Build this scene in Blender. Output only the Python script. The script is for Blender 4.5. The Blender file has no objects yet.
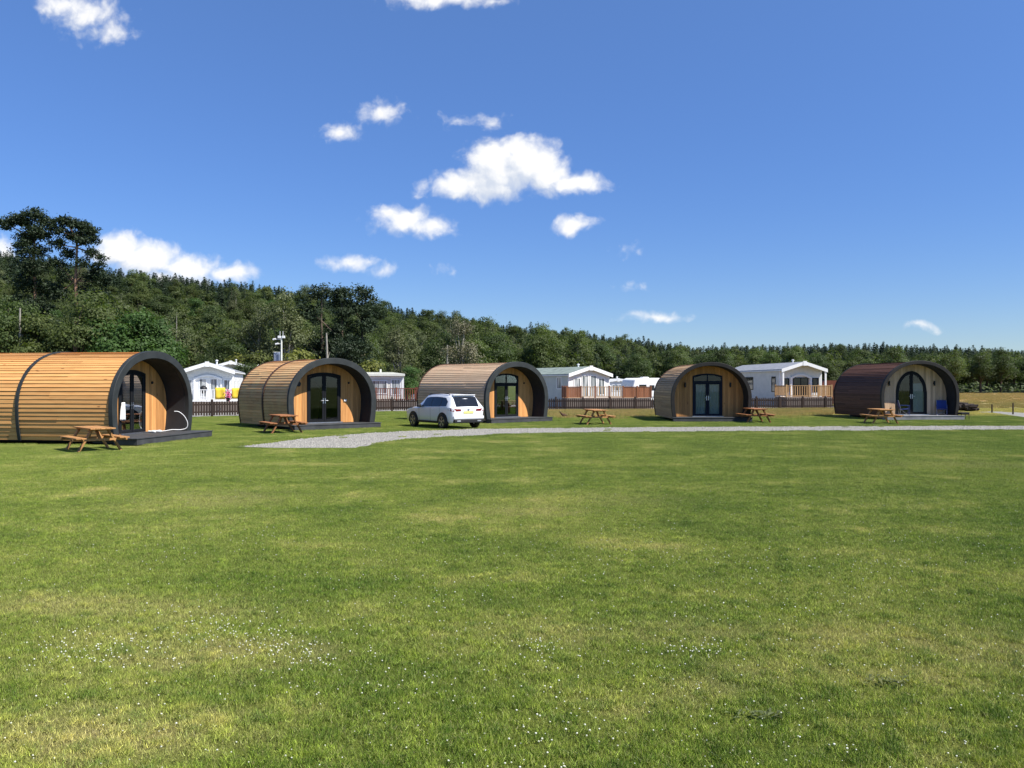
import bpy, bmesh, math, random
import numpy as np
from mathutils import Vector, Matrix
R = math.radians
rng = random.Random(7)
sc = bpy.context.scene
col = sc.collection
F = 830.0; EYE = 2.0; CX, CY = 512.0, 384.0

def gp(px, py):
    """point of the flat ground seen at that place of the photograph"""
    Y = F*EYE/(py-CY); return ((px-CX)/F*Y, Y)
def at(px, Y): return ((px-CX)/F*Y, Y)

# ------------------------------------------------------------------ tags
def tag(o, label=None, cat=None, group=None, kind=None):
    if label: o['label'] = label
    if cat: o['category'] = cat
    if group: o['group'] = group
    if kind: o['kind'] = kind
    return o
def empty(name, loc=(0,0,0), rz=0.0):
    o = bpy.data.objects.new(name, None); col.objects.link(o)
    o.location = loc; o.rotation_euler = (0,0,rz); o.empty_display_size = .3
    return o
def copy_tree(o, parent=None):
    c = o.copy(); col.objects.link(c)
    if parent is not None: c.parent = parent
    for ch in list(o.children): copy_tree(ch, c)
    return c

# ------------------------------------------------------------------ mesh builder
class MB:
    def __init__(s): s.v=[]; s.f=[]; s.t=[]; s.mi=[]
    def face(s, pts, tone=.5, mi=0):
        b=len(s.v); s.v += [tuple(p) for p in pts]; s.f.append(tuple(range(b,b+len(pts)))); s.t.append(tone); s.mi.append(mi)
    def raw(s, vs, fs, tone=.5, mi=0):
        b=len(s.v); s.v += [tuple(p) for p in vs]
        for f in fs: s.f.append(tuple(i+b for i in f)); s.t.append(tone); s.mi.append(mi)
    def box(s, x0,x1,y0,y1,z0,z1, tone=.5, mi=0, M=None):
        vs=[(x0,y0,z0),(x1,y0,z0),(x1,y1,z0),(x0,y1,z0),(x0,y0,z1),(x1,y0,z1),(x1,y1,z1),(x0,y1,z1)]
        if M is not None: vs=[M@Vector(v) for v in vs]
        s.raw(vs,[(0,3,2,1),(4,5,6,7),(0,1,5,4),(1,2,6,5),(2,3,7,6),(3,0,4,7)],tone,mi)
    def bar(s, p0,p1,w,h, up=(0,0,1), tone=.5, mi=0):
        p0=Vector(p0); p1=Vector(p1); d=(p1-p0); L=d.length; d.normalize(); up=Vector(up)
        if abs(d.dot(up))>.99: up=Vector((1,0,0))
        sx=d.cross(up).normalized(); sz=sx.cross(d).normalized()
        M=Matrix((( sx.x,d.x,sz.x,p0.x),(sx.y,d.y,sz.y,p0.y),(sx.z,d.z,sz.z,p0.z),(0,0,0,1)))
        s.box(-w/2,w/2,0,L,-h/2,h/2,tone,mi,M)
    def tube(s, pts, rad, n=8, tone=.5, mi=0, caps=True):
        pts=[Vector(p) for p in pts]
        if not hasattr(rad,'__len__'): rad=[rad]*len(pts)
        vs=[]; fs=[]; prev=None
        for i,p in enumerate(pts):
            d=(pts[min(i+1,len(pts)-1)]-pts[max(i-1,0)]).normalized()
            if prev is None:
                a=Vector((0,0,1)) if abs(d.z)<.9 else Vector((1,0,0))
                u=d.cross(a).normalized()
            else: u=(prev-d*prev.dot(d)).normalized()
            prev=u; w=d.cross(u)
            for k in range(n):
                th=2*math.pi*k/n; vs.append(p+(u*math.cos(th)+w*math.sin(th))*rad[i])
        for i in range(len(pts)-1):
            for k in range(n):
                k2=(k+1)%n; fs.append((i*n+k,i*n+k2,(i+1)*n+k2,(i+1)*n+k))
        if caps:
            fs.append(tuple(range(n-1,-1,-1))); m=(len(pts)-1)*n; fs.append(tuple(range(m,m+n)))
        s.raw(vs,fs,tone,mi)
    def prism(s, poly, y0, y1, tone=.5, mi=0):
        """polygon in xz extruded along y"""
        n=len(poly); vs=[(x,y0,z) for x,z in poly]+[(x,y1,z) for x,z in poly]
        fs=[tuple(range(n)),tuple(range(2*n-1,n-1,-1))]+[(i,i+n,(i+1)%n+n,(i+1)%n) for i in range(n)]
        s.raw(vs,fs,tone,mi)
    def ring(s, outer, inner, y0, y1, closed=False, tone=.5, mi=0):
        """band between two polylines in xz extruded along y"""
        n=len(outer); vs=[]
        for (a,b) in zip(outer,inner): vs += [(a[0],y0,a[1]),(b[0],y0,b[1]),(a[0],y1,a[1]),(b[0],y1,b[1])]
        fs=[]
        m = n if closed else n-1
        for i in range(m):
            j=(i+1)%n; A=4*i; B=4*j
            fs += [(A,B,B+1,A+1),(A+2,A+3,B+3,B+2),(A,A+2,B+2,B),(A+1,B+1,B+3,A+3)]
        if not closed: fs += [(0,1,3,2),(4*(n-1),4*(n-1)+2,4*(n-1)+3,4*(n-1)+1)]
        s.raw(vs,fs,tone,mi)
    def lathe(s, prof, n=16, axis='x', c=(0,0,0), tone=.5, mi=0):
        """prof: (r, h) list turned about an axis through c"""
        vs=[]; fs=[]; m=len(prof)
        for k in range(n):
            th=2*math.pi*k/n; cs,sn=math.cos(th),math.sin(th)
            for r,h in prof:
                p={'x':(h,r*cs,r*sn),'y':(r*cs,h,r*sn),'z':(r*cs,r*sn,h)}[axis]
                vs.append((p[0]+c[0],p[1]+c[1],p[2]+c[2]))
        for k in range(n):
            k2=(k+1)%n
            for i in range(m-1): fs.append((k*m+i,k2*m+i,k2*m+i+1,k*m+i+1))
        s.raw(vs,fs,tone,mi)
    def build(s, name, mat, parent=None, smooth=False, bevel=0, fixn=True, weld=False):
        me=bpy.data.meshes.new(name); me.from_pydata(s.v,[],s.f)
        for m in (mat if isinstance(mat,(list,tuple)) else [mat]): me.materials.append(m)
        me.polygons.foreach_set('material_index', s.mi)
        a=me.attributes.new('tone','FLOAT','FACE'); a.data.foreach_set('value', s.t)
        if fixn:
            bm=bmesh.new(); bm.from_mesh(me); bmesh.ops.recalc_face_normals(bm, faces=bm.faces); bm.to_mesh(me); bm.free()
        if weld:
            bm=bmesh.new(); bm.from_mesh(me); bmesh.ops.remove_doubles(bm,verts=bm.verts,dist=1e-4); bm.to_mesh(me); bm.free()
        if smooth:
            me.polygons.foreach_set('use_smooth',[True]*len(me.polygons))
            me.set_sharp_from_angle(angle=R(40))
        me.update()
        o=bpy.data.objects.new(name,me); col.objects.link(o)
        if parent is not None: o.parent=parent
        if bevel:
            b=o.modifiers.new('bevel','BEVEL'); b.width=bevel; b.segments=2; b.limit_method='ANGLE'
        return o

def np_mesh(name, verts, faces4, mats, mat_idx=None, tone=None):
    me=bpy.data.meshes.new(name); n=len(verts); m=len(faces4)
    me.vertices.add(n); me.vertices.foreach_set('co', np.asarray(verts,np.float32).ravel())
    me.loops.add(m*4); me.loops.foreach_set('vertex_index', np.asarray(faces4,np.int32).ravel())
    me.polygons.add(m); me.polygons.foreach_set('loop_start', np.arange(0,m*4,4,dtype=np.int32))
    me.polygons.foreach_set('loop_total', np.full(m,4,np.int32))
    for mt in mats: me.materials.append(mt)
    if mat_idx is not None: me.polygons.foreach_set('material_index', np.asarray(mat_idx,np.int32))
    if tone is not None:
        a=me.attributes.new('tone','FLOAT','FACE'); a.data.foreach_set('value', np.asarray(tone,np.float32))
    me.update(calc_edges=True); me.validate(); return me

# ------------------------------------------------------------------ node helper
class NT:
    def __init__(s, tree): s.t=tree; s.n=tree.nodes; s.l=tree.links
    def new(s, typ, **kw):
        n=s.n.new(typ)
        for k,v in kw.items(): setattr(n,k,v)
        return n
    def put(s, sock, v):
        if hasattr(v,'is_linked') or isinstance(v,bpy.types.NodeSocket): s.l.new(v,sock)
        elif v is not None: sock.default_value=v
    def math(s, op, a, b=None, c=None, clamp=False):
        n=s.new('ShaderNodeMath',operation=op); n.use_clamp=clamp
        s.put(n.inputs[0],a); s.put(n.inputs[1],b); s.put(n.inputs[2],c); return n.outputs[0]
    def vmath(s, op, a, b=None, scale=None):
        n=s.new('ShaderNodeVectorMath',operation=op); s.put(n.inputs[0],a); s.put(n.inputs[1],b)
        if scale is not None: s.put(n.inputs['Scale'],scale)
        return n.outputs['Value'] if op in('LENGTH','DOT_PRODUCT','DISTANCE') else n.outputs[0]
    def mix(s, fac, a, b, blend='MIX'):
        n=s.new('ShaderNodeMix',data_type='RGBA',blend_type=blend)
        s.put(n.inputs[0],fac); s.put(n.inputs[6],a if not isinstance(a,tuple) else (*a,1)[:4]); s.put(n.inputs[7],b if not isinstance(b,tuple) else (*b,1)[:4])
        return n.outputs[2]
    def noise(s, vec, scale, detail=4, rough=.55, out='Fac', dist=0):
        n=s.new('ShaderNodeTexNoise'); s.put(n.inputs['Vector'],vec); n.inputs['Scale'].default_value=scale
        n.inputs['Detail'].default_value=detail; n.inputs['Roughness'].default_value=rough; n.inputs['Distortion'].default_value=dist
        return n.outputs[out]
    def ramp(s, fac, lo, hi, o0=0., o1=1., smooth=False):
        n=s.new('ShaderNodeMapRange'); n.clamp=True
        if smooth: n.interpolation_type='SMOOTHSTEP'
        s.put(n.inputs[0],fac); n.inputs[1].default_value=lo; n.inputs[2].default_value=hi; n.inputs[3].default_value=o0; n.inputs[4].default_value=o1
        return n.outputs[0]
    def attr(s, name): return s.new('ShaderNodeAttribute',attribute_name=name).outputs['Fac']
    def obj(s): return s.new('ShaderNodeTexCoord').outputs['Object']
    def pos(s): return s.new('ShaderNodeNewGeometry').outputs['Position']
    def scale3(s, vec, v): return s.vmath('MULTIPLY',vec,v)
    def gray(s, f):
        n=s.new('ShaderNodeCombineColor'); [s.put(n.inputs[i],f) for i in range(3)]; return n.outputs[0]
    def bump(s, h, strength=.3, dist=.01):
        n=s.new('ShaderNodeBump'); n.inputs['Strength'].default_value=strength; n.inputs['Distance'].default_value=dist
        s.put(n.inputs['Height'],h); return n.outputs[0]

def material(name):
    m=bpy.data.materials.new(name); m.use_nodes=True; t=NT(m.node_tree); t.n.clear()
    out=t.new('ShaderNodeOutputMaterial'); b=t.new('ShaderNodeBsdfPrincipled'); t.l.new(b.outputs[0],out.inputs[0])
    return m,t,b,out
def mat_plain(name, c, rough=.6, var=.15, scale=3., spec=.3, metal=0., bump=0., coat=0.):
    m,t,b,out=material(name)
    n=t.noise(t.obj(),scale,5,.6); f=t.ramp(n,.3,.7,1-var,1+var)
    cc=t.mix(1.,c,t.gray(f),'MULTIPLY'); t.put(b.inputs['Base Color'],cc)
    t.put(b.inputs['Roughness'],t.ramp(t.noise(t.obj(),scale*4,3),.3,.7,max(rough-.08,.02),min(rough+.08,1)))
    b.inputs['Specular IOR Level'].default_value=spec; b.inputs['Metallic'].default_value=metal
    b.inputs['Coat Weight'].default_value=coat; b.inputs['Coat Roughness'].default_value=.05
    if bump: t.put(b.inputs['Normal'],t.bump(t.noise(t.obj(),scale*12,4),bump))
    return m
def mat_wood(name, c0, c1, axis=1, rough=.7, grey=None, greyamt=.0, knots=True, spec=.25, tv=.26):
    """boards: tone per board, streaky grain along an axis, knots"""
    m,t,b,out=material(name)
    P=t.obj(); tone=t.attr('tone')
    sc3=[14.,14.,14.]; sc3[axis]=.9
    off=t.new('ShaderNodeCombineXYZ'); t.put(off.inputs[0],t.math('MULTIPLY',tone,37.)); t.put(off.inputs[2],t.math('MULTIPLY',tone,91.))
    P2=t.vmath('ADD',t.scale3(P,tuple(sc3)),off.outputs[0])
    g=t.noise(P2,1.6,6,.65,dist=.4)
    cc=t.mix(t.ramp(g,.32,.68),c0,c1)
    cc=t.mix(1.,cc,t.gray(t.ramp(tone,0,1,1-tv,1+tv*.9)),'MULTIPLY')
    if knots:
        s2=[3.2,3.2,3.2]; s2[axis]=1.3
        v=t.new('ShaderNodeTexVoronoi'); t.put(v.inputs['Vector'],t.vmath('ADD',t.scale3(P,tuple(s2)),off.outputs[0])); v.inputs['Scale'].default_value=1.
        k=t.ramp(v.outputs['Distance'],.05,.11,1,0)
        cc=t.mix(t.math('MULTIPLY',k,.75),cc,(c0[0]*.3,c0[1]*.22,c0[2]*.2))
    if grey is not None:
        w=t.ramp(t.noise(P,1.1,5,.6),.35,.65,0,1); cc=t.mix(t.math('MULTIPLY',w,greyamt),cc,grey)
    t.put(b.inputs['Base Color'],cc); b.inputs['Roughness'].default_value=rough; b.inputs['Specular IOR Level'].default_value=spec
    t.put(b.inputs['Normal'],t.bump(g,.35,.004))
    return m
def mat_glass(name, tint=(.7,.75,.75), trans=.94):
    m,t,b,out=material(name); t.n.remove(b)
    tr=t.new('ShaderNodeBsdfTransparent'); tr.inputs[0].default_value=(tint[0]*trans,tint[1]*trans,tint[2]*trans,1)
    gl=t.new('ShaderNodeBsdfGlossy'); gl.inputs['Roughness'].default_value=.02; gl.inputs[0].default_value=(.9,.95,1,1)
    fr=t.new('ShaderNodeFresnel'); fr.inputs[0].default_value=1.5
    f=t.math('ADD',t.math('MULTIPLY',fr.outputs[0],.55),.012,clamp=True)
    mx=t.new('ShaderNodeMixShader'); t.put(mx.inputs[0],f); t.l.new(tr.outputs[0],mx.inputs[1]); t.l.new(gl.outputs[0],mx.inputs[2])
    t.l.new(mx.outputs[0],out.inputs[0]); return m
def mat_leaf(name, c, var=.35, trans=.3, hue=None, rough=.55):
    m,t,b,out=material(name)
    tone=t.attr('tone'); oi=t.new('ShaderNodeObjectInfo')
    f=t.ramp(tone,0,1,1-var,1+var)
    f2=t.ramp(oi.outputs['Random'],0,1,.72,1.28)
    cc=t.mix(1.,c,t.gray(t.math('MULTIPLY',f,f2)),'MULTIPLY')
    h=hue or (c[0]*1.5,c[1]*1.2,c[2]*.9)
    r2=t.math('FRACT',t.math('MULTIPLY',oi.outputs['Random'],17.31))
    cc=t.mix(t.math('MULTIPLY',t.math('MULTIPLY',r2,tone),.9),cc,h)
    t.put(b.inputs['Base Color'],cc); b.inputs['Roughness'].default_value=rough; b.inputs['Specular IOR Level'].default_value=.25
    tl=t.new('ShaderNodeBsdfTranslucent'); t.put(tl.inputs[0],t.mix(1.,cc,(1.3,1.5,.7),'MULTIPLY'))
    mx=t.new('ShaderNodeMixShader'); mx.inputs[0].default_value=trans
    t.l.new(b.outputs[0],mx.inputs[1]); t.l.new(tl.outputs[0],mx.inputs[2]); t.l.new(mx.outputs[0],out.inputs[0])
    return m

M={}
M['clad1']=mat_wood('larch_fresh',(.56,.27,.085),(.72,.39,.14),1,knots=True,tv=.15)
M['clad2']=mat_wood('larch_weathering',(.52,.27,.11),(.70,.41,.20),1,grey=(.62,.45,.22),greyamt=.6,spec=.1)
M['clad3']=mat_wood('larch_silvering',(.50,.33,.20),(.66,.47,.31),1,grey=(.52,.40,.26),greyamt=.5,spec=.1)
M['clad4']=mat_wood('larch_aged',(.36,.22,.11),(.52,.34,.19),1,grey=(.40,.29,.17),greyamt=.5,spec=.1)
M['clad5']=mat_wood('brown_shingle',(.085,.039,.022),(.125,.058,.032),1,knots=False,rough=.65)
M['wall1']=mat_wood('cedar_wall',(.50,.215,.065),(.66,.33,.115),2)
M['wall4']=mat_wood('cedar_wall_brown',(.44,.20,.065),(.58,.29,.10),2)
M['wall5']=mat_wood('wall_beige',(.55,.365,.22),(.66,.455,.285),2,knots=False)
M['charcoal']=mat_plain('charcoal_timber',(.030,.034,.034),.6,.25,2.5,spec=.25,bump=.15)
M['charcoal2']=mat_plain('charcoal_deck',(.052,.054,.056),.7,.3,3,spec=.25,bump=.2)
M['charbrown']=mat_plain('dark_brown_trim',(.021,.019,.017),.6,.25,2.5,spec=.25,bump=.15)
M['soffit']=mat_plain('soffit_dark',(.026,.027,.029),.7,.2)
M['greydeck']=mat_plain('grey_deck',(.20,.20,.205),.7,.25,3,bump=.2)
M['brownband']=mat_plain('brown_band',(.07,.035,.022),.6,.2)
M['membrane']=mat_plain('membrane_black',(.05,.035,.022),.9,.1)
M['interior']=mat_plain('pod_interior',(.08,.06,.045),.8,.2)
M['anth']=mat_plain('anthracite_frame',(.013,.014,.016),.5,.12,spec=.12)
M['navy']=mat_plain('navy_frame',(.010,.014,.026),.5,.12,spec=.12)
M['glass']=mat_glass('door_glass')
M['darkglass']=mat_plain('dark_glass',(.012,.014,.017),.06,.1,spec=.6)
M['curtain']=mat_plain('curtain_cloth',(.84,.88,.90),.9,.08,2)
M['steel']=mat_plain('brushed_steel',(.55,.55,.56),.35,.1,metal=1.)
M['silver']=mat_plain('silver_alloy',(.50,.51,.53),.3,.1,metal=.8)
M['white']=mat_plain('white_paint',(.80,.80,.78),.5,.05)
M['cream']=mat_plain('cream_cladding',(.66,.66,.58),.6,.08)
M['greywall']=mat_plain('grey_cladding',(.46,.47,.45),.6,.07)
M['greenwall']=mat_plain('grey_green_cladding',(.42,.48,.47),.6,.07)
M['greenroof']=mat_plain('green_roof_tiles',(.22,.26,.22),.7,.35,2,bump=.3)
M['greyroof']=mat_plain('grey_roof',(.26,.27,.28),.6,.2)
M['black']=mat_plain('black_plastic',(.018,.018,.019),.5,.2)
M['yellow']=mat_plain('yellow_fabric',(.80,.55,.05),.8,.08)
M['pink']=mat_plain('pink_flowers',(.55,.10,.22),.8,.4,20)
M['blue']=mat_plain('blue_canvas',(.030,.055,.22),.75,.15)
M['table']=mat_wood('table_pine',(.40,.19,.065),(.55,.29,.11),0,rough=.7)
M['table_dark']=mat_wood('table_stained',(.25,.10,.040),(.36,.16,.065),0,rough=.7)
M['fence']=mat_wood('fence_brown',(.028,.018,.013),(.046,.029,.021),2,knots=False)
M['redrail']=mat_wood('rail_redbrown',(.15,.045,.028),(.22,.075,.042),2,knots=False)
M['panelwood']=mat_wood('panel_brown',(.22,.085,.040),(.30,.125,.06),2,knots=False)
M['honey']=mat_wood('honey_deck',(.37,.22,.10),(.48,.30,.145),0,knots=False)
M['bark']=mat_plain('bark',(.10,.075,.055),.9,.35,1.5,bump=.6)
M['pinebark']=mat_plain('pine_bark',(.24,.14,.09),.9,.4,1.2,bump=.6)
M['birchbark']=mat_plain('birch_bark',(.27,.25,.21),.85,.4,2,bump=.3)
# --- tuning
GRASS_GAIN=2.12; GRASS_DENS=8500
SKY=(1.0,.10,2.0,.100,1.24,.513); SKYH=(.46,.555,.74); CLOUD_E=.64; SUN_E=4.7; EXPO=0.72
# ================================================================== camping pods
H=3.1; Z0=.14; ZM=1.22; FLOOR=.24; REC=.92
def outer_profile(W, n=60):
    a=W/2; wb=a*.945; pts=[]
    for i in range(9):
        z=Z0+(ZM-Z0)*i/8; pts.append((a-(a-wb)*((ZM-z)/(ZM-Z0))**2, z))
    e=2/2.12
    for i in range(1,n+1):
        th=math.pi/2*i/n; pts.append((a*math.cos(th)**e if i<n else 0., ZM+(H-ZM)*math.sin(th)**e))
    left=[(-x,z) for x,z in pts[:-1]]
    return left+pts[::-1]           # left base -> apex -> right base
def arc_resample(pts, n):
    d=[0]
    for p,q in zip(pts,pts[1:]): d.append(d[-1]+math.hypot(q[0]-p[0],q[1]-p[1]))
    L=d[-1]; out=[]; j=0
    for i in range(n+1):
        s=L*i/n
        while j<len(d)-2 and d[j+1]<s: j+=1
        u=(s-d[j])/max(d[j+1]-d[j],1e-9); out.append((pts[j][0]+(pts[j+1][0]-pts[j][0])*u, pts[j][1]+(pts[j+1][1]-pts[j][1])*u))
    return out
def inset(pts, d, closed=False):
    n=len(pts); out=[]
    for i in range(n):
        a=pts[i-1] if (i>0 or closed) else pts[i]; b=pts[(i+1)%n] if (i<n-1 or closed) else pts[i]; c=pts[i]
        e1=(c[0]-a[0],c[1]-a[1]); e2=(b[0]-c[0],b[1]-c[1])
        l1=math.hypot(*e1); l2=math.hypot(*e2)
        if l1<1e-9: e1,l1=e2,l2
        if l2<1e-9: e2,l2=e1,l1
        n1=(e1[1]/l1,-e1[0]/l1); n2=(e2[1]/l2,-e2[0]/l2)     # right-hand side of travel = inside for left->apex->right
        k=1+n1[0]*n2[0]+n1[1]*n2[1]; k=max(k,.35)
        out.append((c[0]+d*(n1[0]+n2[0])/k, c[1]+d*(n1[1]+n2[1])/k))
    return out

def make_pod(label, W, L, heading, X, Y, cm, wm, bands, arch='segment', frame='anth', deckm='charcoal2',
             dext=.75, dw=.78, dz=2.5, transom=None, curtain=None, lamps='round', socket=False, rimw=.20, rimm='charcoal', bandm='brownband', seed=1, spread=.0, courses=None):
    r=random.Random(seed)
    root=empty('camping_pod',(X,Y,0),heading)
    tag(root,label,'camping pod','timber camping pods round the lawn')
    P=outer_profile(W)
    arc=sum(math.hypot(q[0]-p[0],q[1]-p[1]) for p,q in zip(P,P[1:]))
    NC=courses or int(arc/.135); S=arc_resample(P,NC)
    Nn=inset(S,-1.0); nrm=[(b[0]-a[0],b[1]-a[1]) for a,b in zip(S,Nn)]
    # cladding: one course after the other, each board lapping the one below
    cl=MB(); ys=[.16]+[b*L for b in bands]+[L]
    for i in range(NC):
        up = S[i+1][1]>=S[i][1]
        lo,hi=(i,i+1) if up else (i+1,i)
        y0=.16
        cuts=[.16]
        for b in bands: cuts.append(b*L)
        extra=[]
        for k in range(len(cuts)):
            e=(cuts+[L])[k+1]
            if e-cuts[k]>1.6 and r.random()<.4: extra.append(cuts[k]+(e-cuts[k])*r.uniform(.25,.75))
        cuts=sorted(cuts+extra)+[L]
        gap=.085
        pl=(S[lo][0]+(S[hi][0]-S[lo][0])*gap, S[lo][1]+(S[hi][1]-S[lo][1])*gap); ph=S[hi]
        nl,nh=nrm[lo],nrm[hi]
        for y0,y1 in zip(cuts,cuts[1:]):
            ol=.022+r.uniform(-.004,.010); oh=.006+r.uniform(0,.006); tn=r.random(); sk=r.uniform(-.004,.004)
            def q(p,n,d): return (p[0]+n[0]*d,p[1]+n[1]*d)
            a0=q(pl,nl,-.012); a1=q(pl,nl,ol); b1=q(ph,nh,oh); b0=q(ph,nh,-.012)
            vs=[(a0[0],y0,a0[1]),(a1[0],y0,a1[1]+sk),(b1[0],y0,b1[1]),(b0[0],y0,b0[1]),
                (a0[0],y1-.004,a0[1]),(a1[0],y1-.004,a1[1]-sk),(b1[0],y1-.004,b1[1]),(b0[0],y1-.004,b0[1])]
            cl.raw(vs,[(0,1,2,3),(7,6,5,4),(0,4,5,1),(1,5,6,2),(2,6,7,3),(3,7,4,0)],tn)
    cl.build('cladding',cm,root)
    # shell under the boards and rear wall
    inn=inset(P,.014); inn2=inset(P,.05)
    sh=MB(); sh.ring(inn,inn2,.10,L-.01); sh.build('shell',M['membrane'],root)
    rw=MB(); rw.prism(inset(P,.03),L-.055,L-.012); rw.build('rear_wall',cm,root)
    # seam bands
    for bnd in bands:
        s=MB(); s.ring(inset(P,-.058),inset(P,.01),bnd*L-.055,bnd*L+.055); s.build('seam_band',M[bandm],root,smooth=True)
    s=MB(); s.ring(inset(P,-.05),inset(P,.02),L+.002,L+.05); s.build('rear_rim',M[bandm],root,smooth=True)
    s=MB(); s.ring(inset(P,-.062),inset(P,rimw),0.0,.155); s.build('front_rim',M[rimm],root,smooth=True,bevel=.012)
    s=MB(); s.ring(inset(P,rimw-.03),inset(P,rimw+.01),.157,REC+.04); s.build('soffit',M['soffit'],root,smooth=True)
    # bearers under the body
    for sx in (-1,1):
        s=MB(); s.box(sx*1.2-.09,sx*1.2+.09,.25,L-.15,0,Z0+.03); s.build('bearer',M['charcoal'],root)
    fl=MB(); fl.box(-W/2*.93,W/2*.93,REC+.02,L-.06,Z0+.02,FLOOR-.01); fl.build('floor',M['interior'],root)
    # deck
    d=MB(); hw=W/2*.925; n=int((REC+dext)/.145)
    for k in range(n):
        y0=-dext+k*.145; hww=hw if y0>.0 else W/2*1.02
        d.box(-hww,hww,y0,y0+.138,FLOOR-.03,FLOOR,r.random())
    d.box(-W/2*1.0,W/2*1.0,-dext+.02,-.003,0.02,FLOOR-.033,.3)
    d.box(-W/2*.9,W/2*.9,-.001,REC,0.05,FLOOR-.034,.3)
    d.build('deck',M[deckm],root,bevel=.004)
    # door outline
    def dtop(x):
        u=min(abs(x)/dw,1.)
        if arch=='segment': return dz-.13*u*u
        return 1.45+(dz-1.45)*math.sqrt(max(1-u**2.0,0))*(1-.04*u)
    def dtop_in(x,ins):
        u=min(abs(x)/(dw-ins),1.)
        if arch=='segment': return dz-ins-.13*u*u
        return 1.45+(dz-ins-1.45)*math.sqrt(max(1-u**2.0,0))*(1-.04*u)
    # front wall boards
    IN=inset(P,rimw+.005); right=[(x,z) for x,z in IN if x>=0]
    hi=[p for p in right if p[1]>=ZM]; lo=[p for p in right if p[1]<=ZM+.02]
    def interp(tab,x,kx,kv):
        tab=sorted(tab,key=lambda p:p[kx])
        if x<=tab[0][kx]: return tab[0][kv]
        for p,q in zip(tab,tab[1:]):
            if x<=q[kx]: return p[kv]+(q[kv]-p[kv])*(x-p[kx])/max(q[kx]-p[kx],1e-9)
        return tab[-1][kv]
    amax=max(p[0] for p in right)
    zt=lambda x: interp(hi,abs(x),0,1)
    zb=lambda x: max(FLOOR, interp(lo,abs(x),0,1) if abs(x)>min(p[0] for p in lo) else FLOOR)
    fw=MB(); xs=[-amax+.004]; step=.135
    k=int(2*amax/step)
    for i in range(k): 
        x0=-amax+2*amax*i/k+.003; x1=-amax+2*amax*(i+1)/k-.003; tn=r.random()
        segs=[(x0,x1)]
        for e in (-dw,dw):
            segs=[s2 for s in segs for s2 in ([(s[0],e),(e,s[1])] if s[0]<e<s[1] else [s])]
        for a,b in segs:
            if b-a<.004: continue
            m=(a+b)/2; ind=abs(m)<dw
            nn=4
            for j in range(nn):
                p=a+(b-a)*j/nn; q=a+(b-a)*(j+1)/nn
                bz=(lambda x: dtop(x)+.001) if ind else zb
                fw.raw([(p,REC,bz(p)),(q,REC,bz(q)),(q,REC,max(zt(q),bz(q)+.002)),(p,REC,max(zt(p),bz(p)+.002)),
                        (p,REC+.03,bz(p)),(q,REC+.03,bz(q)),(q,REC+.03,max(zt(q),bz(q)+.002)),(p,REC+.03,max(zt(p),bz(p)+.002))],
                       [(0,1,2,3),(5,4,7,6)]+([(0,3,7,4)] if j==0 else [])+([(1,5,6,2)] if j==nn-1 else []),tn)
    fw.build('front_wall',wm,root,fixn=False)
    # door frame
    def outline(ins,half=None,N=14):
        w=dw-ins
        if half is None:
            pts=[(-w,FLOOR)]+[(-w+2*w*i/(2*N),dtop_in(-w+2*w*i/(2*N),ins)) for i in range(2*N+1)]+[(w,FLOOR)]
            return pts
    f=MB(); o1=outline(0); o2=outline(.07); f.ring(o1,o2,REC-.03,REC+.05); f.box(-dw+.071,dw-.071,REC-.028,REC+.05,FLOOR+.002,FLOOR+.06)
    ztr=transom
    if ztr: f.box(-dw+.07,dw-.07,REC-.012,REC+.04,ztr-.04,ztr+.04)
    fo=f.build('door_frame',M[frame],root)
    s=MB(); s.box(-dw-.05,dw+.05,REC-.14,REC-.032,FLOOR+.001,FLOOR+.035); s.build('doorstep',M['steel'],root)
    ft=dz-.0
    for sx in (-1,1):
        xa,xb=.008,dw-.078; N=12
        topf=(lambda x: min(dtop_in(x,.085), (ztr-.05) if ztr else 9)) 
        zbot=FLOOR+.066
        poly=[(xa,zbot)]+[(xa+(xb-xa)*i/N, topf(xa+(xb-xa)*i/N)) for i in range(N+1)]+[(xb,zbot)]
        if arch!='segment': poly[-2]=(xb,max(topf(xb),1.45))
        if sx<0: poly=[(-x,z) for x,z in poly][::-1]
        inner=inset(poly,.085,closed=True)
        lf=MB(); lf.ring(poly,inner,REC-.02,REC+.03,closed=True)
        leaf=lf.build('door_leaf',M[frame],root)
        g=MB(); g.prism(inset(poly,.075,closed=True),REC+.002,REC+.012); g.build('pane',M['glass'],leaf)
        h=MB(); hx=sx*.05
        h.box(hx-.018,hx+.018,REC-.03,REC-.021,1.12,1.36); h.tube([(hx,REC-.03,1.25),(hx,REC-.075,1.25),(hx+sx*.12,REC-.075,1.25)],.011,8)
        h.build('handle',M['steel'],leaf,smooth=True)
        if curtain and curtain in ('both','right') and not (curtain=='right' and sx<0):
            c=MB(); n=36; x0,x1=sx*.06,sx*(dw-.02)
            if curtain=='right': x0=.10
            ztp=(ztr or dz)-.06 if arch=='segment' else 1.95
            for i in range(n):
                u0=x0+(x1-x0)*i/n; u1=x0+(x1-x0)*(i+1)/n
                y0=REC+.075+.02*math.sin(i*1.35); y1=REC+.075+.02*math.sin((i+1)*1.35)
                c.face([(u0,y0,FLOOR+.06),(u1,y1,FLOOR+.06),(u1,y1,ztp),(u0,y0,ztp)])
            c.build('curtain',M['curtain'],root,smooth=True,fixn=False)
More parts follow.
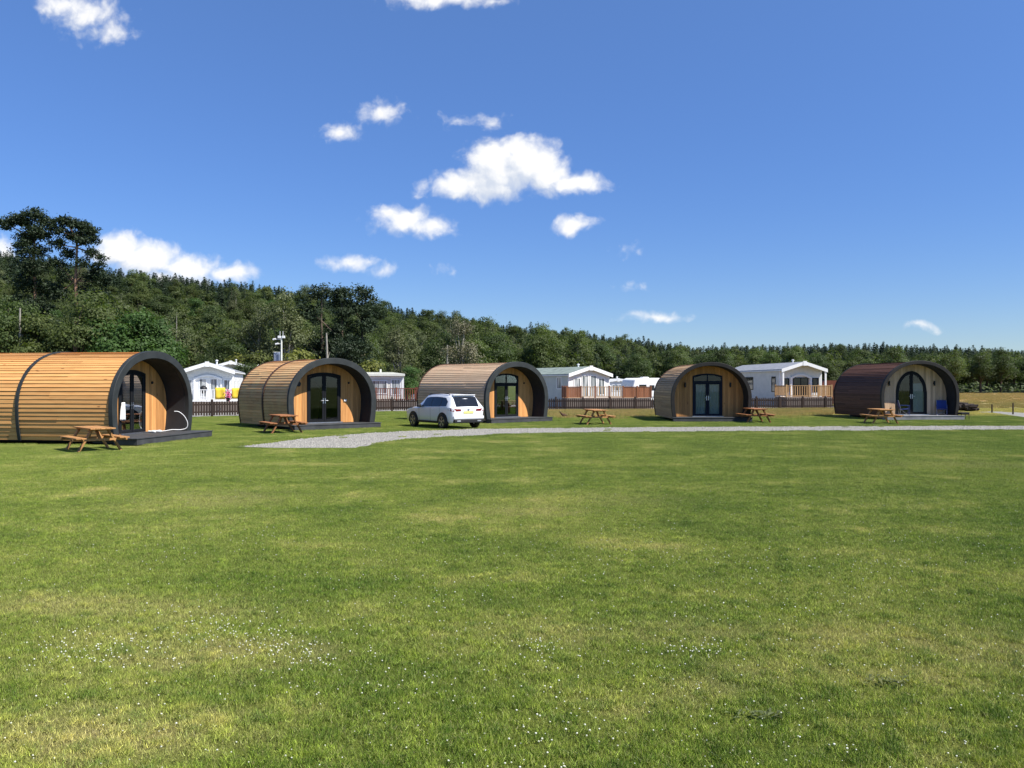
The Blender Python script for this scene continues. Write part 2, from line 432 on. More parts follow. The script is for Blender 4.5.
    if ztr:
        N=16; w=dw-.075
        poly=[(-w,ztr+.045)]+[(-w+2*w*i/N,dtop_in(-w+2*w*i/N,.08)) for i in range(N+1)]+[(w,ztr+.045)]
        g=MB(); g.prism(poly,REC+.006,REC+.016); g.build('fanlight',M['glass'],root)
        f=MB(); f.box(-.03,.03,REC-.01,REC+.03,ztr+.042,dz-.072); f.build('mullion',M[frame],root)
    # wall lamps either side of the door
    for sx in (-1,1):
        lx=sx*(dw+.42); s=MB()
        if lamps=='round':
            rad=.115 if sx<0 else .05
            s.lathe([(0.001,-.05),(rad*.8,-.05),(rad,-.03),(rad,-.001)],20,'y',(lx,REC,2.0 if sx<0 else 2.05))
        else:
            s.lathe([(.001,.13),(.045,.13),(.045,-.13),(.001,-.13)],14,'z',(lx,REC-.075,1.95)); s.box(lx-.04,lx+.04,REC-.05,REC-.002,1.9,2.0)
        s.build('wall_lamp',M['black'],root,smooth=True)
    if socket:
        s=MB(); s.box(dw+.16,dw+.30,REC-.05,REC-.002,1.20,1.29); s.build('socket',M['white'],root,bevel=.01)
    return root

def place(pxl, Yl, heading, W):
    x,y=at(pxl,Yl); h=heading
    return x+W/2*math.cos(h)*.97, y+W/2*math.sin(h)*.97
PODS=[]
def pod(label,pxl,Yl,hd,W,L,**k):
    x,y=place(pxl,Yl,R(hd),W); zs=k.pop('zs',1.); o=make_pod(label,W,L,R(hd),x,y,**k); o.scale=(1,1,zs); PODS.append((x,y,R(hd),W,L,k.get('dext',.75))); return o
pod('largest camping pod, bright orange timber cladding, cut off by the left edge',115,27.0,81,4.72,8.2,cm=M['clad1'],wm=M['wall1'],bands=[.425],transom=None,dz=2.5,dext=.85,bandm='charcoal',seed=3)
pod('camping pod with sunlit pinkish roof and plain dark double doors, beside the lamp post',291,35.6,41,4.25,5.3,cm=M['clad2'],wm=M['wall1'],bands=[.5],transom=None,dz=2.52,dw=.84,socket=True,seed=5,dext=.5)
pod('camping pod behind the white car, pale weathered timber roof',487.5,41.8,42,4.3,5.9,cm=M['clad3'],wm=M['wall1'],bands=[],transom=2.02,dz=2.55,dw=.84,seed=8,dext=.4)
pod('grey brown camping pod with pale curtains drawn behind navy doors',673.5,43.9,0,4.15,5.5,cm=M['clad4'],wm=M['wall4'],bands=[],transom=2.12,dz=2.56,dw=.80,frame='navy',curtain='both',lamps='updown',seed=9,dext=.3,rimw=.13,rimm='charbrown')
pod('dark brown shingled camping pod with a round topped door and beige front wall',883.5,46,5,4.45,5.6,cm=M['clad5'],wm=M['wall5'],bands=[],arch='round',dz=2.62,dw=.92,curtain='right',lamps='updown',deckm='greydeck',seed=11,dext=.55,bandm='charcoal',courses=78,zs=1.045,rimw=.12,rimm='charbrown')

# ================================================================== picnic tables
def make_table(m):
    root=empty('picnic_table',(0,0,0))
    t=MB()
    for k in range(5): y=-.36+k*.146; t.box(-.92,.92,y,y+.138,.70,.738,rng.random())
    for x in (-.6,.6): t.box(x-.03,x+.03,-.34,.34,.655,.698,.4)
    t.build('tabletop',m,root,bevel=.004)
    for s in (-1,1):
        b=MB()
        for k in range(2): y0=s*.62+ (k-.5)*.15-.07; b.box(-.92,.92,y0,y0+.14,.41,.448,rng.random())
        b.build('bench',m,root,bevel=.004)
    for x in (-.62,.62):
        c=MB(); c.box(x-.022,x+.022,-.79,.79,.34,.408,rng.random()); c.build('cross_beam',m,root,bevel=.004)
        for s in (-1,1):
            l=MB(); l.bar((x+.046,s*.62,0.01),(x+.046,s*.22,.695),.055,.135,up=(1,0,0),tone=rng.random()); l.build('leg',m,root,bevel=.004)
    for s in (-1,1):
        b=MB(); b.bar((s*.56,0,.40),(s*.18,0,.69),.09,.042,tone=.4); b.build('brace',m,root)
    return root
tb=make_table(M['table']); tb2=make_table(M['table_dark'])
TABLES=[]
def put_table(o,px,py,rz,label,s=1.0):
    x,y=gp(px,py); o.location=(x,y,0); o.rotation_euler=(0,0,R(rz)); o.scale=(s,s,s)
    tag(o,label,'picnic table','wooden picnic tables by the pods'); TABLES.append((x,y)); return o
put_table(tb,94,450.5,133,'nearest picnic table, in front of the largest orange pod at the left',.96)
put_table(tb2,283,432.8,121,'dark stained picnic table beside the pod near the lamp post')
put_table(copy_tree(tb),595.5,424.3,101,'bright wooden picnic table alone on the grass between two pods')
put_table(copy_tree(tb2),755,422.5,92,'dark picnic table at the right corner of the pod with curtained navy doors')
put_table(copy_tree(tb),881,423.5,86,'picnic table at the left corner of the dark brown pod')

# ================================================================== small things at pods
def pod_pt(i,x,y,z=0):
    X,Y,h,W,L,_=PODS[i]; return (X+x*math.cos(h)-y*math.sin(h), Y+x*math.sin(h)+y*math.cos(h), z)
c=MB(); pts=[(1.15,.6,.26),(1.4,.5,.27),(1.62,.35,.30),(1.86,.14,.29),(1.97,-.02,.36),(1.95,-.06,.56),(1.86,.02,.80),(1.74,.16,.96),(1.66,.3,.98)]
pp=[]
for i in range(len(pts)-1):
    p0=Vector(pts[max(i-1,0)]);p1=Vector(pts[i]);p2=Vector(pts[i+1]);p3=Vector(pts[min(i+2,len(pts)-1)])
    for k in range(6):
        t=k/6; pp.append(.5*((2*p1)+(p2-p0)*t+(2*p0-5*p1+4*p2-p3)*t*t+(3*p1-p0-3*p2+p3)*t**3))
pp.append(Vector(pts[-1])); c.tube(pp,.014,8)
o=c.build('hose',M['white'],None,smooth=True); o.location=pod_pt(0,0,0,0); o.rotation_euler=(0,0,PODS[0][2]); o.data.name='hose'
tag(o,'white hose looped inside the porch of the largest orange pod','hose')
c=MB(); n=22
for i in range(n):
    u0=-.14+.28*i/n; u1=-.14+.28*(i+1)/n
    for j in range(10):
        z0=.62+.1*j*.62; z1=z0+.062
        w=lambda u,z:.028*math.sin(u*45+z*2)-.02*(z-.6)
        k0=1-.35*max(0,(z0-.95)/.3); k1=1-.35*max(0,(z1-.95)/.3)
        c.face([(u0*k0,w(u0,z0),z0),(u1*k0,w(u1,z0),z0),(u1*k1,w(u1,z1),z1),(u0*k1,w(u0,z1),z1)])
o=c.build('towel',M['white'],None,smooth=True,fixn=False,weld=True); o.location=pod_pt(0,-.62,REC-.09,.12); o.rotation_euler=(0,0,PODS[0][2])
sol=o.modifiers.new('th','SOLIDIFY'); sol.thickness=.012
tag(o,'white towel hanging on the left door of the largest orange pod','towel')
for k,(x,y,lab) in enumerate([(.62,.55,'left white shoe on the deck of the largest orange pod'),(.86,.48,'right white shoe on the deck of the largest orange pod')]):
    s=MB(); s.lathe([(.001,-.14),(.035,-.135),(.048,-.08),(.042,-.02),(.034,.04),(.04,.09),(.036,.125),(.001,.135)],12,'y',(0,0,.045))
    o=s.build('shoe',M['white'],None,smooth=True); o.location=pod_pt(0,x,y,FLOOR); o.rotation_euler=(0,0,PODS[0][2]+.4*k)
    tag(o,lab,'shoe','white shoes on the deck')

def camp_chair(label,i,x,y,rz):
    root=empty('camp_chair',pod_pt(i,x,y,FLOOR),PODS[i][2]+R(rz)); root.scale=(.9,.9,.92); tag(root,label,'camp chair','blue folding chairs at the dark brown pod')
    def cloth(name,a,b,c2,d,sag):
        m=MB(); n=8
        g=[[Vector(a).lerp(Vector(b),u/n).lerp(Vector(d).lerp(Vector(c2),u/n),v/n) for u in range(n+1)] for v in range(n+1)]
        for v in range(n+1):
            for u in range(n+1):
                k=math.sin(math.pi*u/n)*math.sin(math.pi*(.15+.7*v/n)); g[v][u]=g[v][u]+Vector(sag)*k
        for v in range(n):
            for u in range(n): m.face([g[v][u],g[v][u+1],g[v+1][u+1],g[v+1][u]])
        ob=m.build(name,M['blue'],root,smooth=True,fixn=False,weld=True); so=ob.modifiers.new('th','SOLIDIFY'); so.thickness=.012
    cloth('seat',(-.27,-.26,.42),(.27,-.26,.42),(.27,.22,.38),(-.27,.22,.38),(0,0,-.06))
    cloth('backrest',(-.28,.22,.40),(.28,.22,.40),(.27,.36,.92),(-.27,.36,.92),(0,.07,0))
    for sx in (-1,1):
        l=MB(); l.tube([(sx*.29,-.28,0),(-sx*.05,.0,.2),(-sx*.27,.24,.40)],.011,6); l.build('leg',M['steel'],root)
        l=MB(); l.tube([(sx*.29,.30,0),(sx*.28,.24,.40),(sx*.28,.37,.93)],.011,6); l.build('leg',M['steel'],root)
        a=MB(); a.box(sx*.28-.035,sx*.28+.035,-.28,.26,.60,.625); a.tube([(sx*.28,-.26,0.02),(sx*.28,-.26,.6)],.010,6); a.build('armrest',M['blue'],root)
camp_chair('blue folding camp chair left of the round topped door',4,-.72,.40,68)
camp_chair('blue folding camp chair right of the round topped door, by the porch side',4,1.5,.42,-30)
# small grill box at the right of the brown pod
root=empty('barbecue',pod_pt(4,2.35,-.25,0),.2); tag(root,'small black barbecue on legs at the right corner of the dark brown pod','barbecue')
root.scale=(.72,.72,.72); s=MB(); s.box(-.36,.36,-.22,.22,.42,.56); s.box(-.38,.38,-.24,.24,.565,.60); s.build('body',M['black'],root,bevel=.02)
s=MB()
for x in (-.32,.32):
    for y in (-.18,.18): s.bar((x*1.05,y*1.1,0),(x,y,.42),.03,.03)
s.build('stand',M['black'],root)

# ================================================================== white car
def make_car(paint_name='white_paint_car'):
    root=empty('car',(0,0,0))
    m,t,b,out=material('car_white'); b.inputs['Base Color'].default_value=(.78,.79,.80,1); b.inputs['Roughness'].default_value=.28; b.inputs['Coat Weight'].default_value=.8; b.inputs['Coat Roughness'].default_value=.04
    M['carpaint']=m
    mr,t,b,out=material('tail_red'); b.inputs['Base Color'].default_value=(.18,.008,.01,1); b.inputs['Roughness'].default_value=.12
    mp,t,b,out=material('plate_yellow'); b.inputs['Base Color'].default_value=(.72,.66,.20,1); b.inputs['Roughness'].default_value=.4
    # stations: y, half width low, half width belt, belt z, roof half width, roof z, bottom z
    ST=[(0.00,.70,.76,.98,.60,1.00,.42),(.05,.80,.86,1.00,.66,1.03,.34),(.14,.85,.90,1.02,.66,1.16,.30),(.30,.88,.915,1.03,.66,1.42,.28),(.46,.89,.92,1.03,.65,1.575,.28),(.9,.90,.92,1.02,.645,1.625,.28),(1.6,.90,.92,1.005,.65,1.65,.28),
        (2.2,.90,.92,.99,.645,1.635,.28),(2.55,.90,.92,.985,.64,1.58,.28),(2.9,.90,.92,.98,.68,1.34,.28),(3.2,.90,.915,.975,.74,1.10,.28),(3.45,.90,.91,.96,.74,1.035,.28),(3.9,.88,.89,.92,.70,.99,.28),(4.25,.84,.85,.86,.62,.91,.30),(4.42,.74,.75,.76,.5,.79,.36),(4.48,.6,.6,.68,.4,.70,.42)]
    def sec(S):
        y,w0,wb,zb,wr,zr,zl=S
        return [(0,zl),(w0*.9,zl),(w0,zl+.10),(w0*1.0+.012,.62),(wb,zb-.06),(wb-.012,zb),(wr+.03,zr-.07),(wr-.03,zr-.015),(wr*.7,zr),(0,zr+.012)]
    bd=MB(); n=10; vs=[]; fs=[]
    for S in ST:
        q=sec(S)
        for x,z in q: vs.append((x,S[0],z))
        for x,z in q[1:-1][::-1]: vs.append((-x,S[0],z))
    m_=2*n-2
    for i in range(len(ST)-1):
        for k in range(m_): k2=(k+1)%m_; fs.append((i*m_+k,i*m_+k2,(i+1)*m_+k2,(i+1)*m_+k))
    fs.append(tuple(range(m_))); e=(len(ST)-1)*m_; fs.append(tuple(range(e+m_-1,e-1,-1)))
    bd.raw(vs,fs); body=bd.build('body',M['carpaint'],root,smooth=True)
    def st(y):
        for a,b2 in zip(ST,ST[1:]):
            if y<=b2[0]:
                u=(y-a[0])/(b2[0]-a[0]); return tuple(p+(q-p)*u for p,q in zip(a,b2))
        return ST[-1]
    def side(y,t,sx,off=.008):
        q=sec(st(y)); (x0,z0),(x1,z1)=q[5],q[6]
        d=Vector((z1-z0,0,-(x1-x0))).normalized()
        return (sx*(x0+(x1-x0)*t+d.x*off), y, z0+(z1-z0)*t+d.z*off)
    for sx in (-1,1):
        g=MB()
        def glass(ys,t0,t1f):
            for a,b2 in zip(ys,ys[1:]):
                for j in range(3):
                    ta0,tb0=t0,t0; A=lambda y,f: t0+(t1f(y)-t0)*f
                    g.face([side(a,A(a,j/3),sx),side(b2,A(b2,j/3),sx),side(b2,A(b2,(j+1)/3),sx),side(a,A(a,(j+1)/3),sx)])
        lin=lambda a,b:[a+(b-a)*i/8 for i in range(9)]
        glass(lin(.50,1.02),.10,lambda y:min(.86,.55+(y-.5)*1.2))
        glass(lin(1.06,1.86),.08,lambda y:.88); glass(lin(1.90,2.86),.08,lambda y:.88 if y<2.5 else .88-(y-2.5)*1.3)
        g.build('side_window',M['darkglass'],root,smooth=True,fixn=False)
        g=MB(); glass([1.015,1.04,1.065],.09,lambda y:.865); glass([1.855,1.88,1.905],.09,lambda y:.87); g.build('door_pillar',M['black'],root,fixn=False)
        mi=MB(); mi.box(sx*1.0-.10,sx*1.0+.10,2.72,2.84,1.0,1.15); mi.bar((sx*.9,2.8,1.0),(sx*.98,2.78,1.03),.06,.05); mi.build('mirror',M['black'],root,bevel=.03)
        rl=MB(); rl.tube([(sx*.60,.6,1.60),(sx*.60,.75,1.655),(sx*.60,1.6,1.69),(sx*.60,2.3,1.665),(sx*.60,2.45,1.61)],.018,6); rl.build('roof_rail',M['black'],root)
        tl=MB(); # tail lamp: wraps the corner
        tl.raw([(sx*.40,-.012,.86),(sx*.78,.005,.84),(sx*.885,.075,.86),(sx*.915,.30,.91),(sx*.915,.34,.965),(sx*.89,.10,.985),(sx*.76,.0,.975),(sx*.42,-.014,.945),
                (sx*.40,.06,.86),(sx*.74,.10,.84),(sx*.82,.16,.86),(sx*.84,.30,.91),(sx*.84,.34,.965),(sx*.80,.16,.985),(sx*.74,.10,.975),(sx*.42,.06,.945)],
               [(0,1,6,7),(1,2,5,6),(2,3,4,5),(8,15,14,9),(9,14,13,10),(10,13,12,11),(0,8,9,1),(1,9,10,2),(2,10,11,3),(7,6,14,15),(6,5,13,14),(5,4,12,13),(0,7,15,8),(3,11,12,4)])
        tl.build('tail_light',mr,root)
        hl=MB(); hl.box(min(sx*.5,sx*.84),max(sx*.5,sx*.84),4.16,4.34,.70,.82); hl.build('headlight',M['steel'],root,bevel=.04)
        sk=MB(); sk.box(min(sx*.86,sx*.925),max(sx*.86,sx*.925),1.25,3.05,.26,.36); sk.build('sill',M['black'],root,bevel=.01)
        ha=MB()
        for y in (1.55,2.40): ha.box(min(sx*.925,sx*.945),max(sx*.925,sx*.945),y-.1,y+.1,.86,.885)
        ha.build('door_handle',M['carpaint'],root,bevel=.006)
        for y in (.80,3.48):
            ar=MB(); seg=18
            o_=[(y+.43*math.cos(math.pi*i/seg), .36+.43*math.sin(math.pi*i/seg)) for i in range(seg+1)]; i_=[(y+.02*math.cos(math.pi*i/seg),.36+.02*math.sin(math.pi*i/seg)) for i in range(seg+1)]
            x0=sx*.80; x1=sx*.932; vs=[]
            poly=o_+[(y-.42,.27),(y+.42,.27)]
            k=len(poly); vs=[(x0,a,b2) for a,b2 in poly]+[(x1,a,b2) for a,b2 in poly]
            ar.raw(vs,[tuple(range(k)),tuple(range(2*k-1,k-1,-1))]+[(i,i+k,(i+1)%k+k,(i+1)%k) for i in range(k)])
            ar.build('wheel_arch',M['black'],root)
            w=MB(); w.lathe([(.20,-.10),(.31,-.11),(.345,-.07),(.35,0),(.345,.07),(.31,.11),(.235,.115),(.22,.09),(.20,.09)],28,'x',(sx*.855,y,.352))
            wh=w.build('wheel',M['black'],root,smooth=True)
            rm=MB(); xx=sx*.945
            rm.lathe([(.235,-.02),(.245,0.012),(.225,.015),(.215,-.02)] if sx>0 else [(.235,.02),(.245,-.012),(.225,-.015),(.215,.02)],28,'x',(xx,y,.352))
            for k in range(5):
                th=2*math.pi*k/5+.3
                for dth in (-.14,.14):
                    rm.bar((xx,y+.04*math.cos(th),.352+.04*math.sin(th)),(xx,y+.225*math.cos(th+dth),.352+.225*math.sin(th+dth)),.035,.03,up=(1,0,0))
            rm.lathe([(.001,.02*sx),(.05,.018*sx),(.055,-.01*sx)],14,'x',(xx,y,.352))
            rm.build('rim',M['silver'],wh,smooth=False)
    for sx in (-1,1):
        for yy_ in (.98,1.04,1.88,2.93):
            if yy_==.98: continue
            q=MB(); a_=sec(st(yy_-.007)); b_=sec(st(yy_+.007))
            for k in range(1,5):
                q.face([(sx*(a_[k][0]+.004),yy_-.007,a_[k][1]),(sx*(b_[k][0]+.004),yy_+.007,b_[k][1]),(sx*(b_[k+1][0]+.004),yy_+.007,b_[k+1][1]),(sx*(a_[k+1][0]+.004),yy_-.007,a_[k+1][1])])
            q.build('door_seam',M['black'],root,fixn=False)
    # rear window on the sloping tailgate
    rg=MB()
    def rear(y,u,off=.012):
        q=sec(st(y)); zr=q[9][1]; w=q[7][0]*.97; return (u*w, y-off*.8, zr-.012*u*u+off*.5-.012)
    ys=[.075,.12,.16,.22,.28,.34,.40]
    for a,b2 in zip(ys,ys[1:]):
        for k in range(8): rg.face([rear(a,-1+k/4),rear(a,-1+(k+1)/4),rear(b2,-1+(k+1)/4),rear(b2,-1+k/4)])
    rg.build('rear_window',M['darkglass'],root,smooth=True,fixn=False)
    ws=MB()
    for a,b2 in zip([2.6,2.75,2.9,3.05],[2.75,2.9,3.05,3.16]):
        for k in range(8):
            f_=lambda y,u:(u*sec(st(y))[7][0]*.97,y+.01,sec(st(y))[9][1]-.012*u*u+.004)
            ws.face([f_(a,-1+k/4),f_(a,-1+(k+1)/4),f_(b2,-1+(k+1)/4),f_(b2,-1+k/4)])
    ws.build('windscreen',M['darkglass'],root,smooth=True,fixn=False)
    s=MB(); s.box(-.60,.60,.34,.52,1.585,1.625); s.build('spoiler',M['carpaint'],root,bevel=.015)
    s=MB(); s.box(-.78,.78,-.06,.10,.30,.47); s.build('rear_diffuser',M['black'],root,bevel=.03)
    s=MB(); s.box(-.82,.82,-.07,.06,.47,.64); s.build('rear_bumper',M['carpaint'],root,bevel=.05)
    s=MB(); s.box(-.26,.26,-.022,-.004,.74,.85); s.build('number_plate',mp,root)
    s=MB(); s.lathe([(.001,-.02),(.05,-.018),(.06,-.001)],20,'y',(0,-.004,.915)); s.build('emblem',M['silver'],root,smooth=True)
    for sx in (-1,1):
        s=MB(); s.box(sx*.55-.10,sx*.55+.10,-.075,-.055,.36,.42); s.build('exhaust_trim',M['silver'],root,bevel=.01)
    return root
car=make_car(); x,y=gp(468.5,429.2); car.location=(x,y,0); car.rotation_euler=(0,0,R(36)); car.scale=(.97,.97,.94)
tag(car,'white sport utility car parked on the grass beside the pale roofed pod','car')
CARPOS=(x,y)
# ================================================================== picket fence along the caravan park
FENCE=[Vector(at(120,47.5)),Vector(at(240,52.)),Vector(at(392,61.)),Vector(at(610,61.5)),Vector(at(870,66.))]
def fence_y(x):
    return float(np.interp(x,[p.x for p in FENCE],[p.y for p in FENCE]))
def make_fence():
    root=empty('picket_fence',(FENCE[0].x,FENCE[0].y,0))
    tag(root,'long low dark brown picket fence between the lawn and the white caravans','fence')
    for ri,(A,B) in enumerate(zip(FENCE,FENCE[1:])):
        d=(B-A); L=d.length; ang=math.atan2(d.y,d.x); o_=A-FENCE[0]
        Mx=Matrix.Translation((o_.x,o_.y,0))@Matrix.Rotation(ang,4,'Z')
        n=max(1,int(round(L/1.95))); w=L/n
        for i in range(n+(1 if ri==len(FENCE)-2 else 0)):
            p=MB(); p.box(i*w-.06,i*w+.06,-.055,.055,0,1.02,rng.random(),M=Mx); p.raw([Mx@Vector(v) for v in [(i*w-.065,-.06,1.02),(i*w+.065,-.06,1.02),(i*w+.065,.06,1.02),(i*w-.065,.06,1.02),(i*w,0,1.09)]],[(0,1,4),(1,2,4),(2,3,4),(3,0,4)])
            p.build('post',M['fence'],root)
        for i in range(n):
            b=MB(); x0=i*w+.065; x1=(i+1)*w-.065
            for z in (.28,.74): b.box(x0,x1,.012,.05,z-.045,z+.045,rng.random(),M=Mx)
            k=int((x1-x0)/.148)
            for j in range(k):
                xa=x0+(x1-x0)*(j+.14)/k; xb=x0+(x1-x0)*(j+.76)/k; zt=.94+rng.uniform(-.014,.014); zb=.08+rng.uniform(-.02,.02)
                m=(xa+xb)/2; tn=rng.random()
                b.raw([Mx@Vector(v) for v in [(xa,-.012,zb),(xb,-.012,zb),(xb,-.012,zt-.05),(m,-.012,zt),(xa,-.012,zt-.05),(xa,.01,zb),(xb,.01,zb),(xb,.01,zt-.05),(m,.01,zt),(xa,.01,zt-.05)]],
                      [(0,1,2,3,4),(9,8,7,6,5),(0,5,6,1),(1,6,7,2),(2,7,8,3),(3,8,9,4),(4,9,5,0)],tn)
            b.build('picket_panel',M['fence'],root)
make_fence()
def push(o,k):
    """further back along the same bearing, larger by as much"""
    o.location.x*=k; o.location.y*=k; o.scale=(k,k,(2+1.5*k)/3.5); return o

# ================================================================== static caravans
def win(par,axis,u0,u1,z0,z1,off,frame=M['white'],pane=None,mull=0,curt=True):
    """window on a wall: axis 'y-' front wall at y=off, 'x-' / 'x+' side walls at x=off"""
    pane=pane or M['caravan_pane']
    f=MB(); g=MB(); t=.07
    def B(mb,a,b,z0_,z1_,d0,d1):
        if axis=='y-': mb.box(a,b,off-d1,off-d0,z0_,z1_)
        elif axis=='x-': mb.box(off-d1,off-d0,a,b,z0_,z1_)
        else: mb.box(off+d0,off+d1,a,b,z0_,z1_)
    B(f,u0,u1,z0,z0+t,-.01,.03); B(f,u0,u1,z1-t,z1,-.01,.03); B(f,u0,u0+t,z0+t,z1-t,-.01,.03); B(f,u1-t,u1,z0+t,z1-t,-.01,.03)
    for k in range(mull):
        m=u0+(u1-u0)*(k+1)/(mull+1); B(f,m-.025,m+.025,z0+t,z1-t,-.01,.027)
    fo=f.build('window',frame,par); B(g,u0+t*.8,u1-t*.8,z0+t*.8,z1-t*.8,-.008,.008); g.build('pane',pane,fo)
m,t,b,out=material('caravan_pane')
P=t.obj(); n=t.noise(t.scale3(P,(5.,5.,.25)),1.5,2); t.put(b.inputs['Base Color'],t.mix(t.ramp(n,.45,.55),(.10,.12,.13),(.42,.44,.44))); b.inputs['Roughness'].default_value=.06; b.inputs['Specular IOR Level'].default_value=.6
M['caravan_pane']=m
m,t,b,out=material('clapboard_grey')
def clap(name,c):
    m,t,b,out=material(name)
    s=t.new('ShaderNodeSeparateXYZ'); t.put(s.inputs[0],t.obj()); f=t.math('FRACT',t.math('MULTIPLY',s.outputs[2],6.6))
    n=t.noise(t.obj(),2.,4); t.put(b.inputs['Base Color'],t.mix(1.,c,t.gray(t.ramp(n,.3,.7,.92,1.06)),'MULTIPLY')); b.inputs['Roughness'].default_value=.55
    t.put(b.inputs['Normal'],t.bump(f,.6,.012)); return m
M['clapw']=clap('clapboard_white',(.74,.74,.71)); M['clapg']=clap('clapboard_grey_beige',(.66,.63,.55)); M['clapgr']=clap('clapboard_green_grey',(.50,.53,.48))

def gable_caravan(label,x,y,hd,W,L,wall,front,roofm,zw=2.75,zr=3.35,z0=.55,over=.5,front_windows=(),side_windows=(),pframe=None,bay=True,trim=None,post=False):
    root=empty('static_caravan',(x,y,0),R(hd)); tag(root,label,'static caravan','static caravans behind the picket fence')
    trim=trim or M['white']; a=W/2
    # body: pentagon prism
    b=MB(); b.prism([(-a,z0),(a,z0),(a,zw-.03),(0,zr-.1),(-a,zw-.03)],.012,L); bo=b.build('body',wall,root)
    fr=MB(); fr.prism([(-a+.001,z0-.002),(a-.001,z0-.002),(a-.001,zw-.02),(0,zr-.14),(-a+.001,zw-.02)],-.03,.008); fr.build('front_wall',front,root)
    r_=MB(); ov=.16; sl=(zr-zw)/a
    for sx in (-1,1):
        x1=sx*(a+ov); z1=zw-sl*ov
        p=[(0,zr-.02),(x1,z1-.02),(x1,z1+.05),(0,zr+.05)]
        r_.prism(p if sx>0 else p[::-1],-over+.041,L+.12)
    r_.build('roof',roofm,root)
    # barge boards at the front gable
    f=MB()
    for sx in (-1,1):
        x1=sx*(a+ov+.03); z1=zw-sl*(ov+.03); p=[(0,zr-.20),(x1,z1-.20),(x1,z1+.075),(0,zr+.075)]
        f.prism(p if sx>0 else p[::-1],-over,-over+.038)
    f.box(-.14,.14,-over-.02,-over-.002,zr-.28,zr+.10)
    f.build('barge_board',trim,root)
    g=MB()
    for sx in (-1,1): g.box(sx*(a+ov)-.035,sx*(a+ov)+.035,-over+.06,L+.1,zw-sl*ov-.09,zw-sl*ov-.022)
    g.build('gutter',trim,root)
    s=MB(); s.box(-a+.06,a-.06,.06,L-.06,.03,z0-.003); s.build('skirting',M['greywall'],root)
    c=MB()
    for sx in (-1,1): c.box(sx*a-.06,sx*a+.06,-.045,.05,z0,zw-.05)
    c.build('corner_trim',trim,root)
    if post:
        for sx in (-1,1):
            p=MB(); p.box(sx*(a+.05)-.06,sx*(a+.05)+.06,-over+.05,-over+.17,z0,zw-.1); p.build('canopy_post',trim,root)
    if bay:
        # shallow arched bay moulding round the front windows
        N=12; w=bay if isinstance(bay,float) else a*.62
        o=[(-w,z0+.05)]+[(-w+2*w*i/N, 2.42+.28*math.sin(math.pi*i/N)) for i in range(N+1)]+[(w,z0+.05)]
        q=[(-w+.12,z0+.05)]+[(-w+.12+2*(w-.12)*i/N, 2.30+.26*math.sin(math.pi*i/N)) for i in range(N+1)]+[(w-.12,z0+.05)]
        m_=MB(); m_.ring(o,q,-.13,-.031); m_.build('bay_moulding',trim,root)
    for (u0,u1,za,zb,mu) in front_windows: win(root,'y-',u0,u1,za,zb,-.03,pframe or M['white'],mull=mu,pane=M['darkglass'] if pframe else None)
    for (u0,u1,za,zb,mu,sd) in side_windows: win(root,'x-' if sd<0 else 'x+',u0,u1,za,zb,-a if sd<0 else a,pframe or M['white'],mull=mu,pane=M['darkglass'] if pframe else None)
    v=MB(); v.tube([(.4,2.2,zr-.2),(.4,2.2,zr+.22)],.07,8); v.lathe([(.001,.32),(.11,.28),(.11,.22),(.001,.2)],10,'z',(.4,2.2,zr)); v.build('roof_vent',M['white'],root)
    return root

